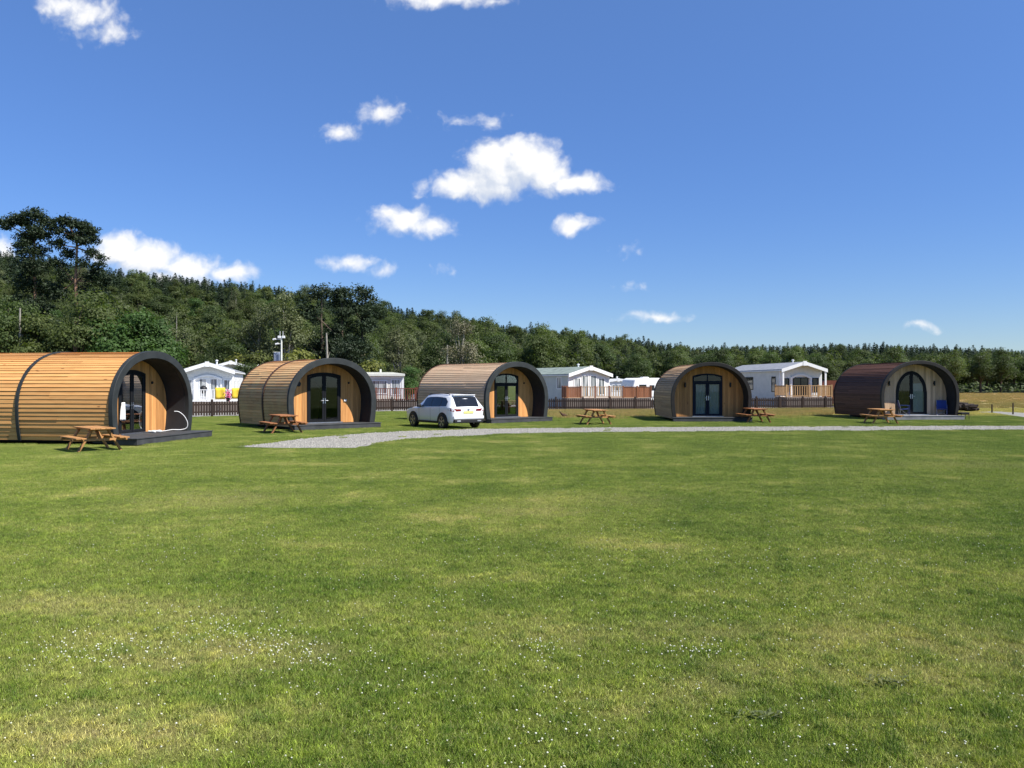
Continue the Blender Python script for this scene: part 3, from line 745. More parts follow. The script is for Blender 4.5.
def railing(label,x,y,hd,x0,x1,depth,zf,zt,style,mat,deckmat,side=(1,1),name='veranda',solid=(),posts=None,skirt=None,seg=1.5,open_mat=None):
    """raised veranda deck in front of a caravan: local -y is the front edge"""
    root=empty(name,(x,y,0),R(hd)); tag(root,label,'veranda','raised verandas behind the picket fence')
    d=MB(); n=int((x1-x0)/.15)
    for k in range(int(depth/.15)): d.box(x0,x1,k*.15,k*.15+.143,zf-.04,zf,rng.random())
    d.build('deck',deckmat,root)
    sk=MB(); sk.box(x0,x1,-.02,-.001,.05,zf-.002,.5); sk.box(x0,x0+.03,.001,depth,.05,zf-.042); sk.box(x1-.03,x1,.001,depth,.05,zf-.042); sk.build('deck_skirt',skirt or deckmat,root)
    runs=[((x0,0.05),(x1,0.05))]
    if side[0]: runs.append(((x0+.03,.1),(x0+.03,depth)))
    if side[1]: runs.append(((x1-.03,.1),(x1-.03,depth)))
    for (a,b) in runs:
        a=Vector(a); b=Vector(b); L=(b-a).length; dr=(b-a)/L; nn=max(1,round(L/seg)); ang=math.atan2(dr.y,dr.x)
        Mx=Matrix.Translation((a.x,a.y,0))@Matrix.Rotation(ang,4,'Z')
        for k in range(nn+1):
            p=MB(); s=L*k/nn; p.box(s-.05,s+.05,-.05,.05,zf,zt+.06,rng.random(),M=Mx); p.build('post',mat,root)
        for k in range(nn):
            s0=L*k/nn+.055; s1=L*(k+1)/nn-.055; q=MB()
            q.box(s0,s1,-.035,.035,zt-.05,zt,rng.random(),M=Mx)
            mid=(a+dr*((s0+s1)/2)).x
            if style=='glass':
                q.box(s0,s1,-.03,.03,zf+.08,zf+.13,.5,M=Mx)
                g=MB(); g.box(s0+.02,s1-.02,-.006,.006,zf+.135,zt-.055,M=Mx); g.build('glass_panel',M['glass'],root)
            elif style=='board' or any(lo<=mid<=hi for lo,hi in solid):
                m_=int((s1-s0)/.12)
                for j in range(m_): q.box(s0+(s1-s0)*j/m_,s0+(s1-s0)*(j+.93)/m_,-.015,.015,zf+.03,zt-.055,rng.random(),M=Mx)
            else:
                q.box(s0,s1,-.03,.03,zf+.08,zf+.13,.5,M=Mx)
                m_=int((s1-s0)/.16)
                for j in range(m_): q.box(s0+(s1-s0)*(j+.25)/m_,s0+(s1-s0)*(j+.25)/m_+.06,-.02,.02,zf+.132,zt-.053,rng.random(),M=Mx)
            q.build('railing',open_mat if (open_mat and not any(lo<=mid<=hi for lo,hi in solid)) else mat,root)
    return root

# A: left white caravan with bay front
M['darkskirt']=mat_plain('dark_skirt',(.20,.165,.14),.8,.2)
xA,yA=at(208,61.5)
gable_caravan('white static caravan with a bay front, behind the yellow panels at the left',xA,yA,14,3.5,10.5,M['clapw'],M['clapw'],M['greyroof'],zw=2.98,zr=3.55,
    front_windows=[(-1.58,-1.06,1.25,2.35,0),(-.64,-.08,1.0,2.42,0),(.12,.68,.85,2.42,0),(1.06,1.58,1.25,2.35,0)],side_windows=[(1.,2.,1.3,2.3,0,1),(4,5,1.3,2.3,0,1)],over=.6,bay=1.0)
xV,yV=at(209,57.9)
railing('white veranda with yellow panels hung on its rail, in front of the left caravan',xV,yV,14,-2.15,2.35,3.0,.78,1.62,'baluster',M['white'],M['white'],side=(1,1),skirt=M['darkskirt'])
def hang_panel(px,Y,w,z0,z1,m,name,label,cat,group=None,hd=14):
    x,y=at(px,Y); s=MB(); n=10
    for i in range(n):
        u0=-w/2+w*i/n; u1=-w/2+w*(i+1)/n; f=lambda u,z:.02*math.sin(u*14+z)
        for j in range(4):
            za=z0+(z1-z0)*j/4; zb_=z0+(z1-z0)*(j+1)/4
            s.face([(u0,f(u0,za),za),(u1,f(u1,za),za),(u1,f(u1,zb_),zb_),(u0,f(u0,zb_),zb_)])
    o=s.build(name,m,None,smooth=True,fixn=False,weld=True); o.location=(x,y,0); o.rotation_euler=(0,0,R(hd)); so=o.modifiers.new('th','SOLIDIFY'); so.thickness=.02
    tag(o,label,cat,group); return o
hang_panel(220.2,57.15,.66,.95,1.75,M['yellow'],'fabric_panel','left yellow fabric panel on the white veranda rail','fabric panel','yellow fabric panels on the veranda')
hang_panel(236.5,57.5,.62,.98,1.72,M['yellow'],'fabric_panel','right yellow fabric panel on the white veranda rail, near the brown pod roof','fabric panel','yellow fabric panels on the veranda')
x,y=at(228,57.4)
root=empty('flower_pot',(x,y,.80)); tag(root,'pot of pink flowers between the two yellow panels','flower pot')
s=MB(); s.lathe([(.001,.0),(.11,0),(.15,.26),(.13,.26),(.001,.22)],14,'z'); s.build('pot',M['black'],root,smooth=True)
s=MB(); rr=random.Random(4)
for k in range(160):
    p=Vector((rr.gauss(0,.12),rr.gauss(0,.12),.42+rr.gauss(0,.16))); a=Vector((rr.uniform(-1,1),rr.uniform(-1,1),rr.uniform(-1,1))).normalized(); b_=a.orthogonal().normalized(); a=a*.05; b_=b_*.05
    s.face([p-a,p-b_,p+a,p+b_],rr.random())
s.build('flowers',M['pink'],root,fixn=False)
x,y=at(203,59.2)
root=empty('barbecue',(x,y,.78),R(20)); tag(root,'dark lidded barbecue on the white veranda','barbecue')
s=MB(); s.lathe([(.001,.30),(.16,.27),(.27,.16),(.30,.02),(.27,-.1),(.15,-.2),(.001,-.22)],18,'x',(0,0,.82)); s.build('kettle',M['black'],root,smooth=True)
s=MB()
for a in (-.22,.22):
    for q in (-.2,.2): s.bar((a*1.1,q*1.1,0),(a*.9,q*.8,.7),.03,.03)
s.box(-.58,-.30,-.18,.18,.80,.83); s.box(.30,.58,-.18,.18,.80,.83); s.build('stand',M['black'],root)
# B, C behind A
xB,yB=at(231,84)
gable_caravan('small white caravan gable further back, above the right end of the left caravan',xB,yB,16,3.4,9,M['clapw'],M['clapg'],M['greyroof'],zw=3.75,zr=4.25,z0=.6,front_windows=[(-1.2,1.2,1.6,2.9,1)],bay=False,over=.7)
xC,yC=at(254,88)
gable_caravan('white roofed caravan furthest back, just left of the lamp post',xC,yC,18,3.2,9,M['clapw'],M['clapw'],M['cream'],zw=3.45,zr=3.85,z0=.6,front_windows=[(-1.1,1.1,1.6,2.8,1)],bay=False,over=.3)
# D: low cream caravan seen broadside
def flat_caravan(label,px0,px1,Y,hd,zt,z0,wallm,fascm,wins,depth=3.2,vent=True):
    xa,_=at(px0,Y); xb,_=at(px1,Y); w=xb-xa; root=empty('static_caravan',((xa+xb)/2,Y,0),R(hd)); tag(root,label,'static caravan','static caravans behind the picket fence')
    a=w/2
    b=MB(); b.box(-a,a,0,depth,z0,zt-.22); b.build('body',wallm,root)
    f=MB(); f.box(-a-.16,a+.16,-.28,depth+.2,zt-.218,zt-.04); f.prism([(-a-.1,zt-.038),(a+.1,zt-.038),(a*.6,zt+.08),(-a*.6,zt+.08)],-.2,depth+.1); f.build('roof',fascm,root)
    c=MB()
    for sx in (-1,1): c.box(sx*a-.09,sx*a+.09,-.03,.06,z0,zt-.22)
    c.box(-a+.09,a-.09,-.025,-.002,zt-.42,zt-.221); c.build('corner_trim',M['white'],root)
    s=MB(); s.box(-a+.06,a-.06,.05,depth-.05,.02,z0-.003); s.build('skirting',M['greywall'],root)
    for (u0,u1,za,zb,mu) in wins: win(root,'y-',u0*a,u1*a,za,zb,0,mull=mu)
    if vent:
        v=MB(); v.tube([(.15*a,1.2,zt-.05),(.15*a,1.2,zt+.34)],.075,8); v.build('roof_vent',M['cream'],root)
    return root
push(flat_caravan('low cream edged static caravan with one wide window, behind the red brown veranda',350,402.5,63,8,2.78,.6,M['clapg'],M['cream'],[(-.75,.42,1.1,2.22,1),(.55,.93,1.0,2.3,0)]),1.10)
xv,yv=at(392,60.2)
push(railing('red brown baluster veranda in front of the low cream caravan',xv,yv,8,-2.6,1.8,2.2,.62,1.60,'baluster',M['redrail'],M['redrail'],side=(1,1),skirt=M['darkskirt']),1.10)
# F: green roofed caravan with bay windows
xF,yF=at(589,63)
push(gable_caravan('static caravan with a grey green roof and tall bay windows behind the lone picnic table',xF,yF,27,3.55,11,M['clapgr'],M['clapw'],M['greenroof'],zw=2.72,zr=3.28,
    front_windows=[(-1.40,-.76,1.0,2.42,0),(-.68,-.04,.85,2.62,0),(.04,.68,.85,2.62,0),(.76,1.40,1.0,2.42,0)],side_windows=[(1.0,1.8,1.5,2.5,0,-1),(4.6,5.1,1.55,2.45,0,-1),(7,8.2,1.4,2.4,1,-1)],over=.32,bay=False),1.10)
xv,yv=at(609,60.3)
push(railing('veranda with brown boarded ends and pale balusters, in front of the green roofed caravan',xv,yv,7,-3.1,3.15,2.0,.86,1.72,'baluster',M['panelwood'],M['honey'],side=(1,0),solid=[(-3.2,-2.1),(.7,3.3)],skirt=M['darkskirt'],seg=1.05,open_mat=M['honey']),1.10)
xG,yG=at(618,92)
gable_caravan('small white static caravan far behind, right of the green roofed one',xG,yG,6,3.9,8,M['clapw'],M['clapw'],M['cream'],zw=2.30,zr=2.55,z0=.55,front_windows=[(-1.6,-.9,1.2,1.95,0),(-.7,.7,1.2,1.95,1),(.9,1.6,1.2,1.95,0)],bay=False,over=.2)
# I: right caravan with white porch gable
xI,yI=at(800.5,63.5)
push(gable_caravan('largest white static caravan at the right with a porch gable and shaded side toned grey beige',xI,yI,6,3.25,11.5,M['clapg'],M['clapw'],M['greyroof'],zw=3.10,zr=3.66,  # body cladding darker than the front: shade of the side put into its colour
    front_windows=[(-1.45,-.92,1.2,2.35,0),(-.62,.62,.85,2.42,1),(.92,1.45,1.2,2.38,0)],side_windows=[(.8,1.55,1.2,2.5,0,-1),(5.2,6.9,1.35,2.5,0,-1)],over=.75,bay=.85,post=True,pframe=M['anth']),1.16)
xv,yv=at(806,60.6)
push(railing('honey coloured wooden veranda in front of the right caravan',xv,yv,4,-1.45,1.95,2.2,.84,1.76,'baluster',M['honey'],M['honey'],side=(1,1),skirt=M['darkskirt']),1.16)
# shed behind
x,y=at(838,82)
root=empty('shed',(x,y,0),R(-8)); tag(root,'red brown shed roof showing between the right caravan and the dark brown pod','shed')
s=MB(); s.box(-1.7,1.7,0,3,0,1.5,.5); s.build('wall',M['panelwood'],root)
s=MB(); s.prism([(-1.95,1.45),(-1.3,2.35),(1.3,2.35),(1.95,1.45)],-.15,3.2); s.build('roof',M['redrail'],root)
# touring caravan
def touring(label,px,Y,hd,sx=1.):
    x,y=at(px,Y); root=empty('touring_caravan',(x,y,0),R(hd)); tag(root,label,'touring caravan')
    prof=[(-2.3,.55),(2.3,.55),(2.42,1.1),(2.38,1.9),(2.15,2.45),(1.9,2.52),(-1.7,2.52),(-2.1,2.36),(-2.35,1.8),(-2.42,1.1)]
    b=MB(); b.prism([(u*sx,z) for u,z in prof],0,2.2); b.build('body',M['white'],root,smooth=True,bevel=.08)
    def w(u0,u1,z0,z1):
        f=MB(); f.box(u0*sx,u1*sx,-.03,-.002,z0,z1); f.build('window',M['darkglass'],root,bevel=.02)
    w(.75,1.75,1.35,1.95); w(-1.6,-.7,1.35,1.95); w(-.3,.3,1.45,1.9)
    return_root=root; st=MB(); st.box(-2.2*sx,2.2*sx,-.012,-.001,.8,.92); st.build('stripe',M['greyroof'],root)
    for u in (-.05,):
        wh=MB(); wh.lathe([(.001,-.09),(.30,-.09),(.33,-.05),(.33,.05),(.30,.09),(.001,.09)],20,'y',(u,.12,.33)); wh.build('wheel',M['black'],root,smooth=True)
    sk=MB(); sk.bar((-2.3*sx,1.1,.5),(-3.4*sx,1.1,.5),.1,.1); sk.lathe([(.001,0),(.06,0),(.06,.45),(.001,.45)],8,'z',(-3.2*sx,1.1,.02)); sk.build('tow_bar',M['greyroof'],root)
    sp=MB(); sp.box(-.5,.1,.7,1.2,2.52,2.62); sp.build('roof_light',M['white'],root,bevel=.03); return root
push(touring('white touring caravan with a dark window, left of the curtained pod',652,72,22,.8),1.0)
# second car behind the red brown railing
c2=copy_tree(car); x,y=at(413,75); c2.location=(x,y,0); c2.rotation_euler=(0,0,R(-70)); c2.scale=(1,1,1)
tag(c2,'white car mostly hidden behind the red brown veranda','car')
# ================================================================== lamp post with cameras
x,y=at(281.5,70)
root=empty('lamp_post',(x,y,0)); tag(root,'tall pale lamp post with white floodlights behind the two toned pod','lamp post')
s=MB(); root.scale=(1,1,1.075); s.tube([(0,0,0),(0,0,1.2),(0,0,1.25),(0,0,5.6)],[.10,.10,.075,.065],12); s.build('pole',M['cream'],root,smooth=True)
for sx in (-.18,.18):
    s=MB(); s.bar((0,0,5.45),(sx,-.05,5.5),.04,.04); s.box(sx-.12,sx+.12,-.12,.04,5.45,5.64); s.bar((sx*.7,0,5.66),(sx*.7,0,6.0),.04,.04); s.build('floodlight',M['white'],root,bevel=.03)
for dx,z in ((-.52,5.38),(-.30,5.02)):
    s=MB(); s.bar((0,0,z),(dx,-.05,z),.035,.035); s.tube([(dx-.2,-.06,z-.04),(dx+.05,-.06,z+.02)],.065,8); s.build('camera',M['white'],root,smooth=True)
s=MB(); n=8
for i in range(n):
    u0=-.66+.56*i/n; u1=-.66+.56*(i+1)/n; f=lambda u:.06*math.sin(u*9)
    for j in range(5):
        za=3.15+1.2*j/5; zb_=3.15+1.2*(j+1)/5
        s.face([(u0,f(u0),za),(u1,f(u1),za),(u1,f(u1),zb_),(u0,f(u0),zb_)])
o=s.build('banner',mat_plain('banner_blue_grey',(.17,.20,.27),.85,.15),root,smooth=True,fixn=False,weld=True); so=o.modifiers.new('th','SOLIDIFY'); so.thickness=.015
s=MB(); s.bar((0,0,4.37),(-.70,0,4.37),.03,.03); s.build('banner_arm',M['cream'],root)
# posts in the dry field
for px,py,h,lab in ((992,413,.62,'left wooden marker post beside the far gravel path'),(1013,414.5,.78,'right wooden marker post beside the far gravel path')):
    x,y=gp(px,py); root=empty('marker_post',(x,y,0)); tag(root,lab,'post','marker posts by the far path')
    s=MB(); s.tube([(0,0,0),(0,0,h*.9),(0,0,h)],[.05,.045,.02],8,tone=.3); s.build('stake',M['fence'],root,smooth=True)
# dark log heap right of the brown pod
x,y=gp(967,411.5)
root=empty('log_pile',(x,y,0),R(-6)); tag(root,'low dark heap of logs and brush at the right behind the dark brown pod','log pile')
M['logdark']=mat_plain('log_dark',(.035,.027,.022),.9,.5,2,bump=.4)
rr=random.Random(12)
for k in range(22):
    s=MB(); L=rr.uniform(.8,1.7); cx=rr.uniform(-.6,.45); cy=rr.uniform(-.3,.3); z=.1+max(0,(.62-abs(cx+.25)*.7))*rr.random(); a=rr.uniform(-.9,.9)
    s.tube([(cx-L/2*math.cos(a),cy-L/2*math.sin(a),z+rr.uniform(-.03,.08)),(cx+L/2*math.cos(a),cy+L/2*math.sin(a),z+rr.uniform(-.03,.08))],[rr.uniform(.07,.12),rr.uniform(.05,.1)],8)
    s.build('log',M['logdark'],root,smooth=True)
# bird on the grass
x,y=gp(563.5,418)
def bird():
    root=empty('bird',(x,y,0),R(200)); tag(root,'small dark brown bird on the grass left of the lone picnic table','bird')
    me=bpy.data.meshes.new('body'); o=bpy.data.objects.new('body',me); col.objects.link(o); o.parent=root
    vs=[(0,0,.19),(.10,0,.22),(.17,0,.30),(.20,0,.36),(.25,0,.365),(.285,0,.355),(-.12,0,.17),(-.19,0,.165),(-.27,0,.15),(.03,.035,.12),(.045,.035,.02),(.09,.035,.012),(.03,-.035,.12),(.045,-.035,.02),(.09,-.035,.012)]
    es=[(0,1),(1,2),(2,3),(3,4),(4,5),(0,6),(6,7),(7,8),(0,9),(9,10),(10,11),(0,12),(12,13),(13,14)]
    me.from_pydata(vs,es,[]); me.materials.append(mat_plain('bird_brown',(.085,.045,.028),.8,.4,14))
    o.modifiers.new('skin','SKIN'); rad=[.085,.075,.045,.038,.03,.008,.07,.035,.012,.014,.009,.007,.014,.009,.007]
    for i,v in enumerate(me.skin_vertices[0].data): v.radius=(rad[i],rad[i]); v.use_root=(i==0)
    sd=o.modifiers.new('s','SUBSURF'); sd.levels=2; sd.render_levels=2
bird()
# ================================================================== terrain
def interp1(x,xs,ys): return float(np.interp(x,xs,ys))
UF=[-.9,-.62,-.3,0,.2,.4,.62,.9]; YF=[112,114,118,132,160,182,182,182]
UR=[-.9,-.62,-.46,-.30,-.15,0,.13,.23,.32,.45,.62,.9]; YR=[262,265,270,275,282,290,305,320,325,325,320,320]
TOPP=[235,250,269,284,304,324,336,347,343.5,343,349,352]      # tree line of the ridge (pixel row) for the same bearings
RH=[(CY-t)/F*y+EYE-7.2 for t,y in zip(TOPP,YR)]
def terrain(X,Y):
    u=X/np.maximum(Y,1.0); yf=np.interp(u,UF,YF); yr=np.interp(u,UR,YR); rh=np.interp(u,UR,RH)
    t=np.clip((Y-yf)/(yr-yf),0,1); s=t*t*(3-2*t)*.6+t*.4
    return np.where(Y>20, rh*s, 0.)
def th(x,y): return float(terrain(np.array([x]),np.array([y]))[0])

def lawn_colour(t,P):
    s=t.new('ShaderNodeSeparateXYZ'); t.put(s.inputs[0],P); X,Y=s.outputs[0],s.outputs[1]
    n0=t.noise(P,.13,3,.55); n1=t.noise(P,.55,5,.6); n2=t.noise(P,2.6,5,.65); n3=t.noise(P,11.,4,.7)
    stripe=t.noise(t.scale3(P,(.45,.55,1.)),1.,5,.65)
    f=t.math('ADD',t.math('MULTIPLY',n1,.34),t.math('MULTIPLY',n2,.42)); f=t.math('ADD',f,t.math('MULTIPLY',n3,.26))
    g=t.mix(t.ramp(f,.41,.60),LAWN[0],LAWN[1])
    g=t.mix(t.math('MULTIPLY',t.ramp(t.math('ADD',t.math('MULTIPLY',n0,.45),t.math('ADD',t.math('MULTIPLY',stripe,.3),t.math('MULTIPLY',n1,.25))),.42,.60),t.ramp(Y,10.,26.,.54,.26)),g,LAWN[2])
    d=t.math('ADD',t.math('MULTIPLY',n1,.55),t.math('ADD',t.math('MULTIPLY',n2,.25),t.math('MULTIPLY',stripe,.2)))
    dry=t.ramp(d,.50,.72,smooth=True)
    # dry, worn patches with places of their own
    pn=t.math('ADD',t.math('MULTIPLY',t.math('SUBTRACT',n2,.5),2.0),t.math('MULTIPLY',t.math('SUBTRACT',n3,.5),1.6))
    acc=dry
    for (px,py,rx,ry,a) in PATCH:
        x0,y0=gp(px,py); 
        dx=t.math('DIVIDE',t.math('SUBTRACT',X,x0),rx); dy=t.math('DIVIDE',t.math('SUBTRACT',Y,y0),ry)
        r=t.math('SQRT',t.math('ADD',t.math('MULTIPLY',dx,dx),t.math('MULTIPLY',dy,dy)))
        k=t.math('MULTIPLY',t.ramp(t.math('ADD',r,pn),1.35,.1,0,1,True),a)
        acc=t.math('MAXIMUM',acc,k)
    dc=t.mix(t.ramp(n3,.35,.65),LAWN[3],LAWN[4])
    g=t.mix(t.math('MULTIPLY',acc,.70),g,dc)
    # unmown, bleached strip along the fence at the right
    e=t.math('ADD',Y,t.math('MULTIPLY',t.math('SUBTRACT',n1,.5),5.))
    m=t.math('MULTIPLY',t.ramp(e,50.,54.5),t.ramp(X,1.,5.))
    g=t.mix(t.math('MULTIPLY',m,.8),g,t.mix(t.ramp(n2,.35,.65),(.38,.30,.115),(.28,.26,.08)))
    return g
LAWN=[(.068,.110,.013),(.154,.192,.030),(.215,.222,.050),(.30,.265,.10),(.36,.285,.14)]
PATCH=[(100,735,.9,.45,.95),(215,655,1.0,.5,.7),(215,500,1.5,1.4,.5),(160,610,1.2,.5,.5),(690,632,.7,.4,.5),(880,638,1.2,.55,.62),(1000,650,.9,.55,.62),(775,672,.55,.35,.5),(690,690,.4,.3,.5),(560,635,.7,.35,.5),(960,465,2.4,1.2,.4),(600,500,1.6,1.0,.35),(530,512,1.0,.7,.6),(60,605,1.2,.5,.6)]

m,t,b,out=material('lawn')
P=t.pos(); t.put(b.inputs['Base Color'],t.mix(1.,lawn_colour(t,P),(.80,.80,.80),'MULTIPLY')); b.inputs['Roughness'].default_value=.95; b.inputs['Specular IOR Level'].default_value=.1
t.put(b.inputs['Normal'],t.bump(t.noise(P,14.,5,.7),.8,.06)); M['lawn']=m
def sheet(name,poly,z,mat,kind='structure',label=None):
    mb=MB(); mb.face([(x,y,z) for x,y in poly]); o=mb.build(name,mat,None,fixn=False); tag(o,label,kind=kind); return o
# one ground sheet to the horizon, rising into the wooded hill
xs=np.concatenate([np.linspace(-900,-200,15)[:-1],np.linspace(-200,230,87),np.linspace(230,900,14)[1:]])
ysr=np.concatenate([np.linspace(-120,60,19)[:-1],np.linspace(60,350,75),np.linspace(350,1500,12)[1:]])
XX,YY=np.meshgrid(xs,ysr); ZZ=terrain(XX,YY); nx=len(xs); ny=len(ysr)
vv=np.stack([XX.ravel(),YY.ravel(),ZZ.ravel()],1); ii=np.arange((ny-1)*nx).reshape(ny-1,nx)[:,:-1].ravel()
ff=np.stack([ii,ii+1,ii+nx+1,ii+nx],1)
m,t,b,out=material('woodfloor')
P=t.pos(); n=t.noise(P,.35,6,.65); t.put(b.inputs['Base Color'],t.mix(t.ramp(n,.3,.7),(.05,.068,.026),(.09,.10,.04))); b.inputs['Roughness'].default_value=1.; M['woodfloor']=m
cent=(vv[ff[:,0]]+vv[ff[:,2]])/2
mi=(cent[:,1]>108).astype(int)
me=np_mesh('ground',vv,ff,[M['lawn'],M['woodfloor']],mi)
me.polygons.foreach_set('use_smooth',[True]*len(me.polygons))
o=bpy.data.objects.new('ground',me); col.objects.link(o); tag(o,kind='structure')

# gravel path
m,t,b,out=material('gravel')
P=t.pos(); v=t.new('ShaderNodeTexVoronoi'); t.put(v.inputs['Vector'],P); v.inputs['Scale'].default_value=28.
n=t.noise(P,.8,5,.6); n2=t.noise(P,6.,4,.7)
c=t.mix(t.ramp(t.math('ADD',t.math('MULTIPLY',n,.5),t.math('MULTIPLY',n2,.5)),.35,.65),(.21,.20,.17),(.28,.265,.23))
c=t.mix(.45,c,t.mix(1.,c,t.gray(t.ramp(t.math('FRACT',t.math('MULTIPLY',v.outputs['Distance'],9.)),0,1,.55,1.4)),'MULTIPLY'))
t.put(b.inputs['Base Color'],c); b.inputs['Roughness'].default_value=.9; t.put(b.inputs['Normal'],t.bump(v.outputs['Distance'],.6,.03)); M['gravel']=m
NEAR=[(236,447.4),(300,448.2),(352,448),(368,445.6),(385,442.4),(411,439.4),(456,436.7),(500,434.8),(559,433.2),(640,432.2),(760,431.5),(880,431),(1024,430.3),(1300,429.6)]
FAR=[(1300,424.6),(1024,425.9),(880,426.3),(760,426.8),(640,427.4),(552,428.2),(480,429),(411,431),(370,433),(340,435.2),(300,439.2),(265,443.6)]
def smooth_poly(pts,amp=.12):
    w=[gp(*p) for p in pts]; outp=[]; rr=random.Random(3); n=len(w)
    for i in range(n):
        a=Vector(w[i]); b_=Vector(w[(i+1)%n]); k=max(1,int((b_-a).length/.6))
        for j in range(k):
            q=a.lerp(b_,j/k); outp.append((q.x+rr.gauss(0,amp*.4),q.y+rr.gauss(0,amp)))
    return outp
PATH=smooth_poly(NEAR+FAR)
sheet('path',PATH,.006,M['gravel'])
FARP=[gp(976,412.0),gp(1000,413.6),gp(1024,418.2),gp(1090,424),gp(1200,430),gp(1200,423),gp(1090,415.2),gp(1024,412.9),gp(1000,411.6)]
sheet('far_path',FARP,.010,M['gravel'])
# caravan park hardstanding and the bleached hay field at the right
m,t,b,out=material('dry_field')
P=t.pos(); n=t.noise(t.scale3(P,(.25,1.,1.)),.35,5,.65); s=t.new('ShaderNodeSeparateXYZ'); t.put(s.inputs[0],P)
c=t.mix(t.ramp(n,.32,.68),(.44,.26,.095),(.34,.235,.09)); g=t.mix(t.ramp(t.noise(P,1.2,4),.3,.7),(.19,.20,.05),(.30,.25,.08))
e=t.math('ADD',s.outputs[1],t.math('MULTIPLY',t.math('SUBTRACT',n,.5),40.)); c=t.mix(t.ramp(e,80.,98.),g,c)
t.put(b.inputs['Base Color'],c); b.inputs['Roughness'].default_value=1.; t.put(b.inputs['Normal'],t.bump(t.noise(P,6.,4),.8,.15)); M['dry_field']=m
sheet('field',[(30,69),(140,69),(200,181),(66,181)],.010,M['dry_field'])
sheet('hardstanding',[(-62,48.5),(FENCE[0].x,FENCE[0].y+.3),(FENCE[1].x,FENCE[1].y+.3),(FENCE[2].x,FENCE[2].y+.3),(29,68.5),(26,104),(-62,104)],.006,M['gravel'])

# ================================================================== grass (nobody could count it)
def in_poly(x,y,poly):
    c=False; n=len(poly); j=n-1
    for i in range(n):
        xi,yi=poly[i]; xj,yj=poly[j]
        if (yi>y)!=(yj>y) and x<(xj-xi)*(y-yi)/(yj-yi)+xi: c=not c
        j=i
    return c
def in_pod(x,y,mar=.0):
    for (X,Y,h,W,L,de) in PODS:
        dx,dy=x-X,y-Y; lx=dx*math.cos(h)+dy*math.sin(h); ly=-dx*math.sin(h)+dy*math.cos(h)
        if abs(lx)<W/2+mar and -de-mar<ly<L+mar: return True
    return False
def grass_mat(name,fn,trans=.35,gain=1.25):
    m,t,b,out=material(name)
    P=t.pos(); c=fn(t,P); rnd=t.attr('rnd'); hgt=t.attr('hh')
    c=t.mix(1.,c,t.gray(t.ramp(rnd,0,1,.42*gain,1.58*gain)),'MULTIPLY')
    r2=t.math('FRACT',t.math('MULTIPLY',rnd,13.7)); c=t.mix(t.math('MULTIPLY',t.ramp(r2,.70,.92),.65),c,(.42,.37,.17))
    t.put(b.inputs['Base Color'],c); b.inputs['Roughness'].default_value=.5; b.inputs['Specular IOR Level'].default_value=.35
    tl=t.new('ShaderNodeBsdfTranslucent'); t.put(tl.inputs[0],t.mix(1.,c,(1.2,1.3,.6),'MULTIPLY'))
    mx=t.new('ShaderNodeMixShader'); mx.inputs[0].default_value=trans; t.l.new(b.outputs[0],mx.inputs[1]); t.l.new(tl.outputs[0],mx.inputs[2]); t.l.new(mx.outputs[0],out.inputs[0])
    return m
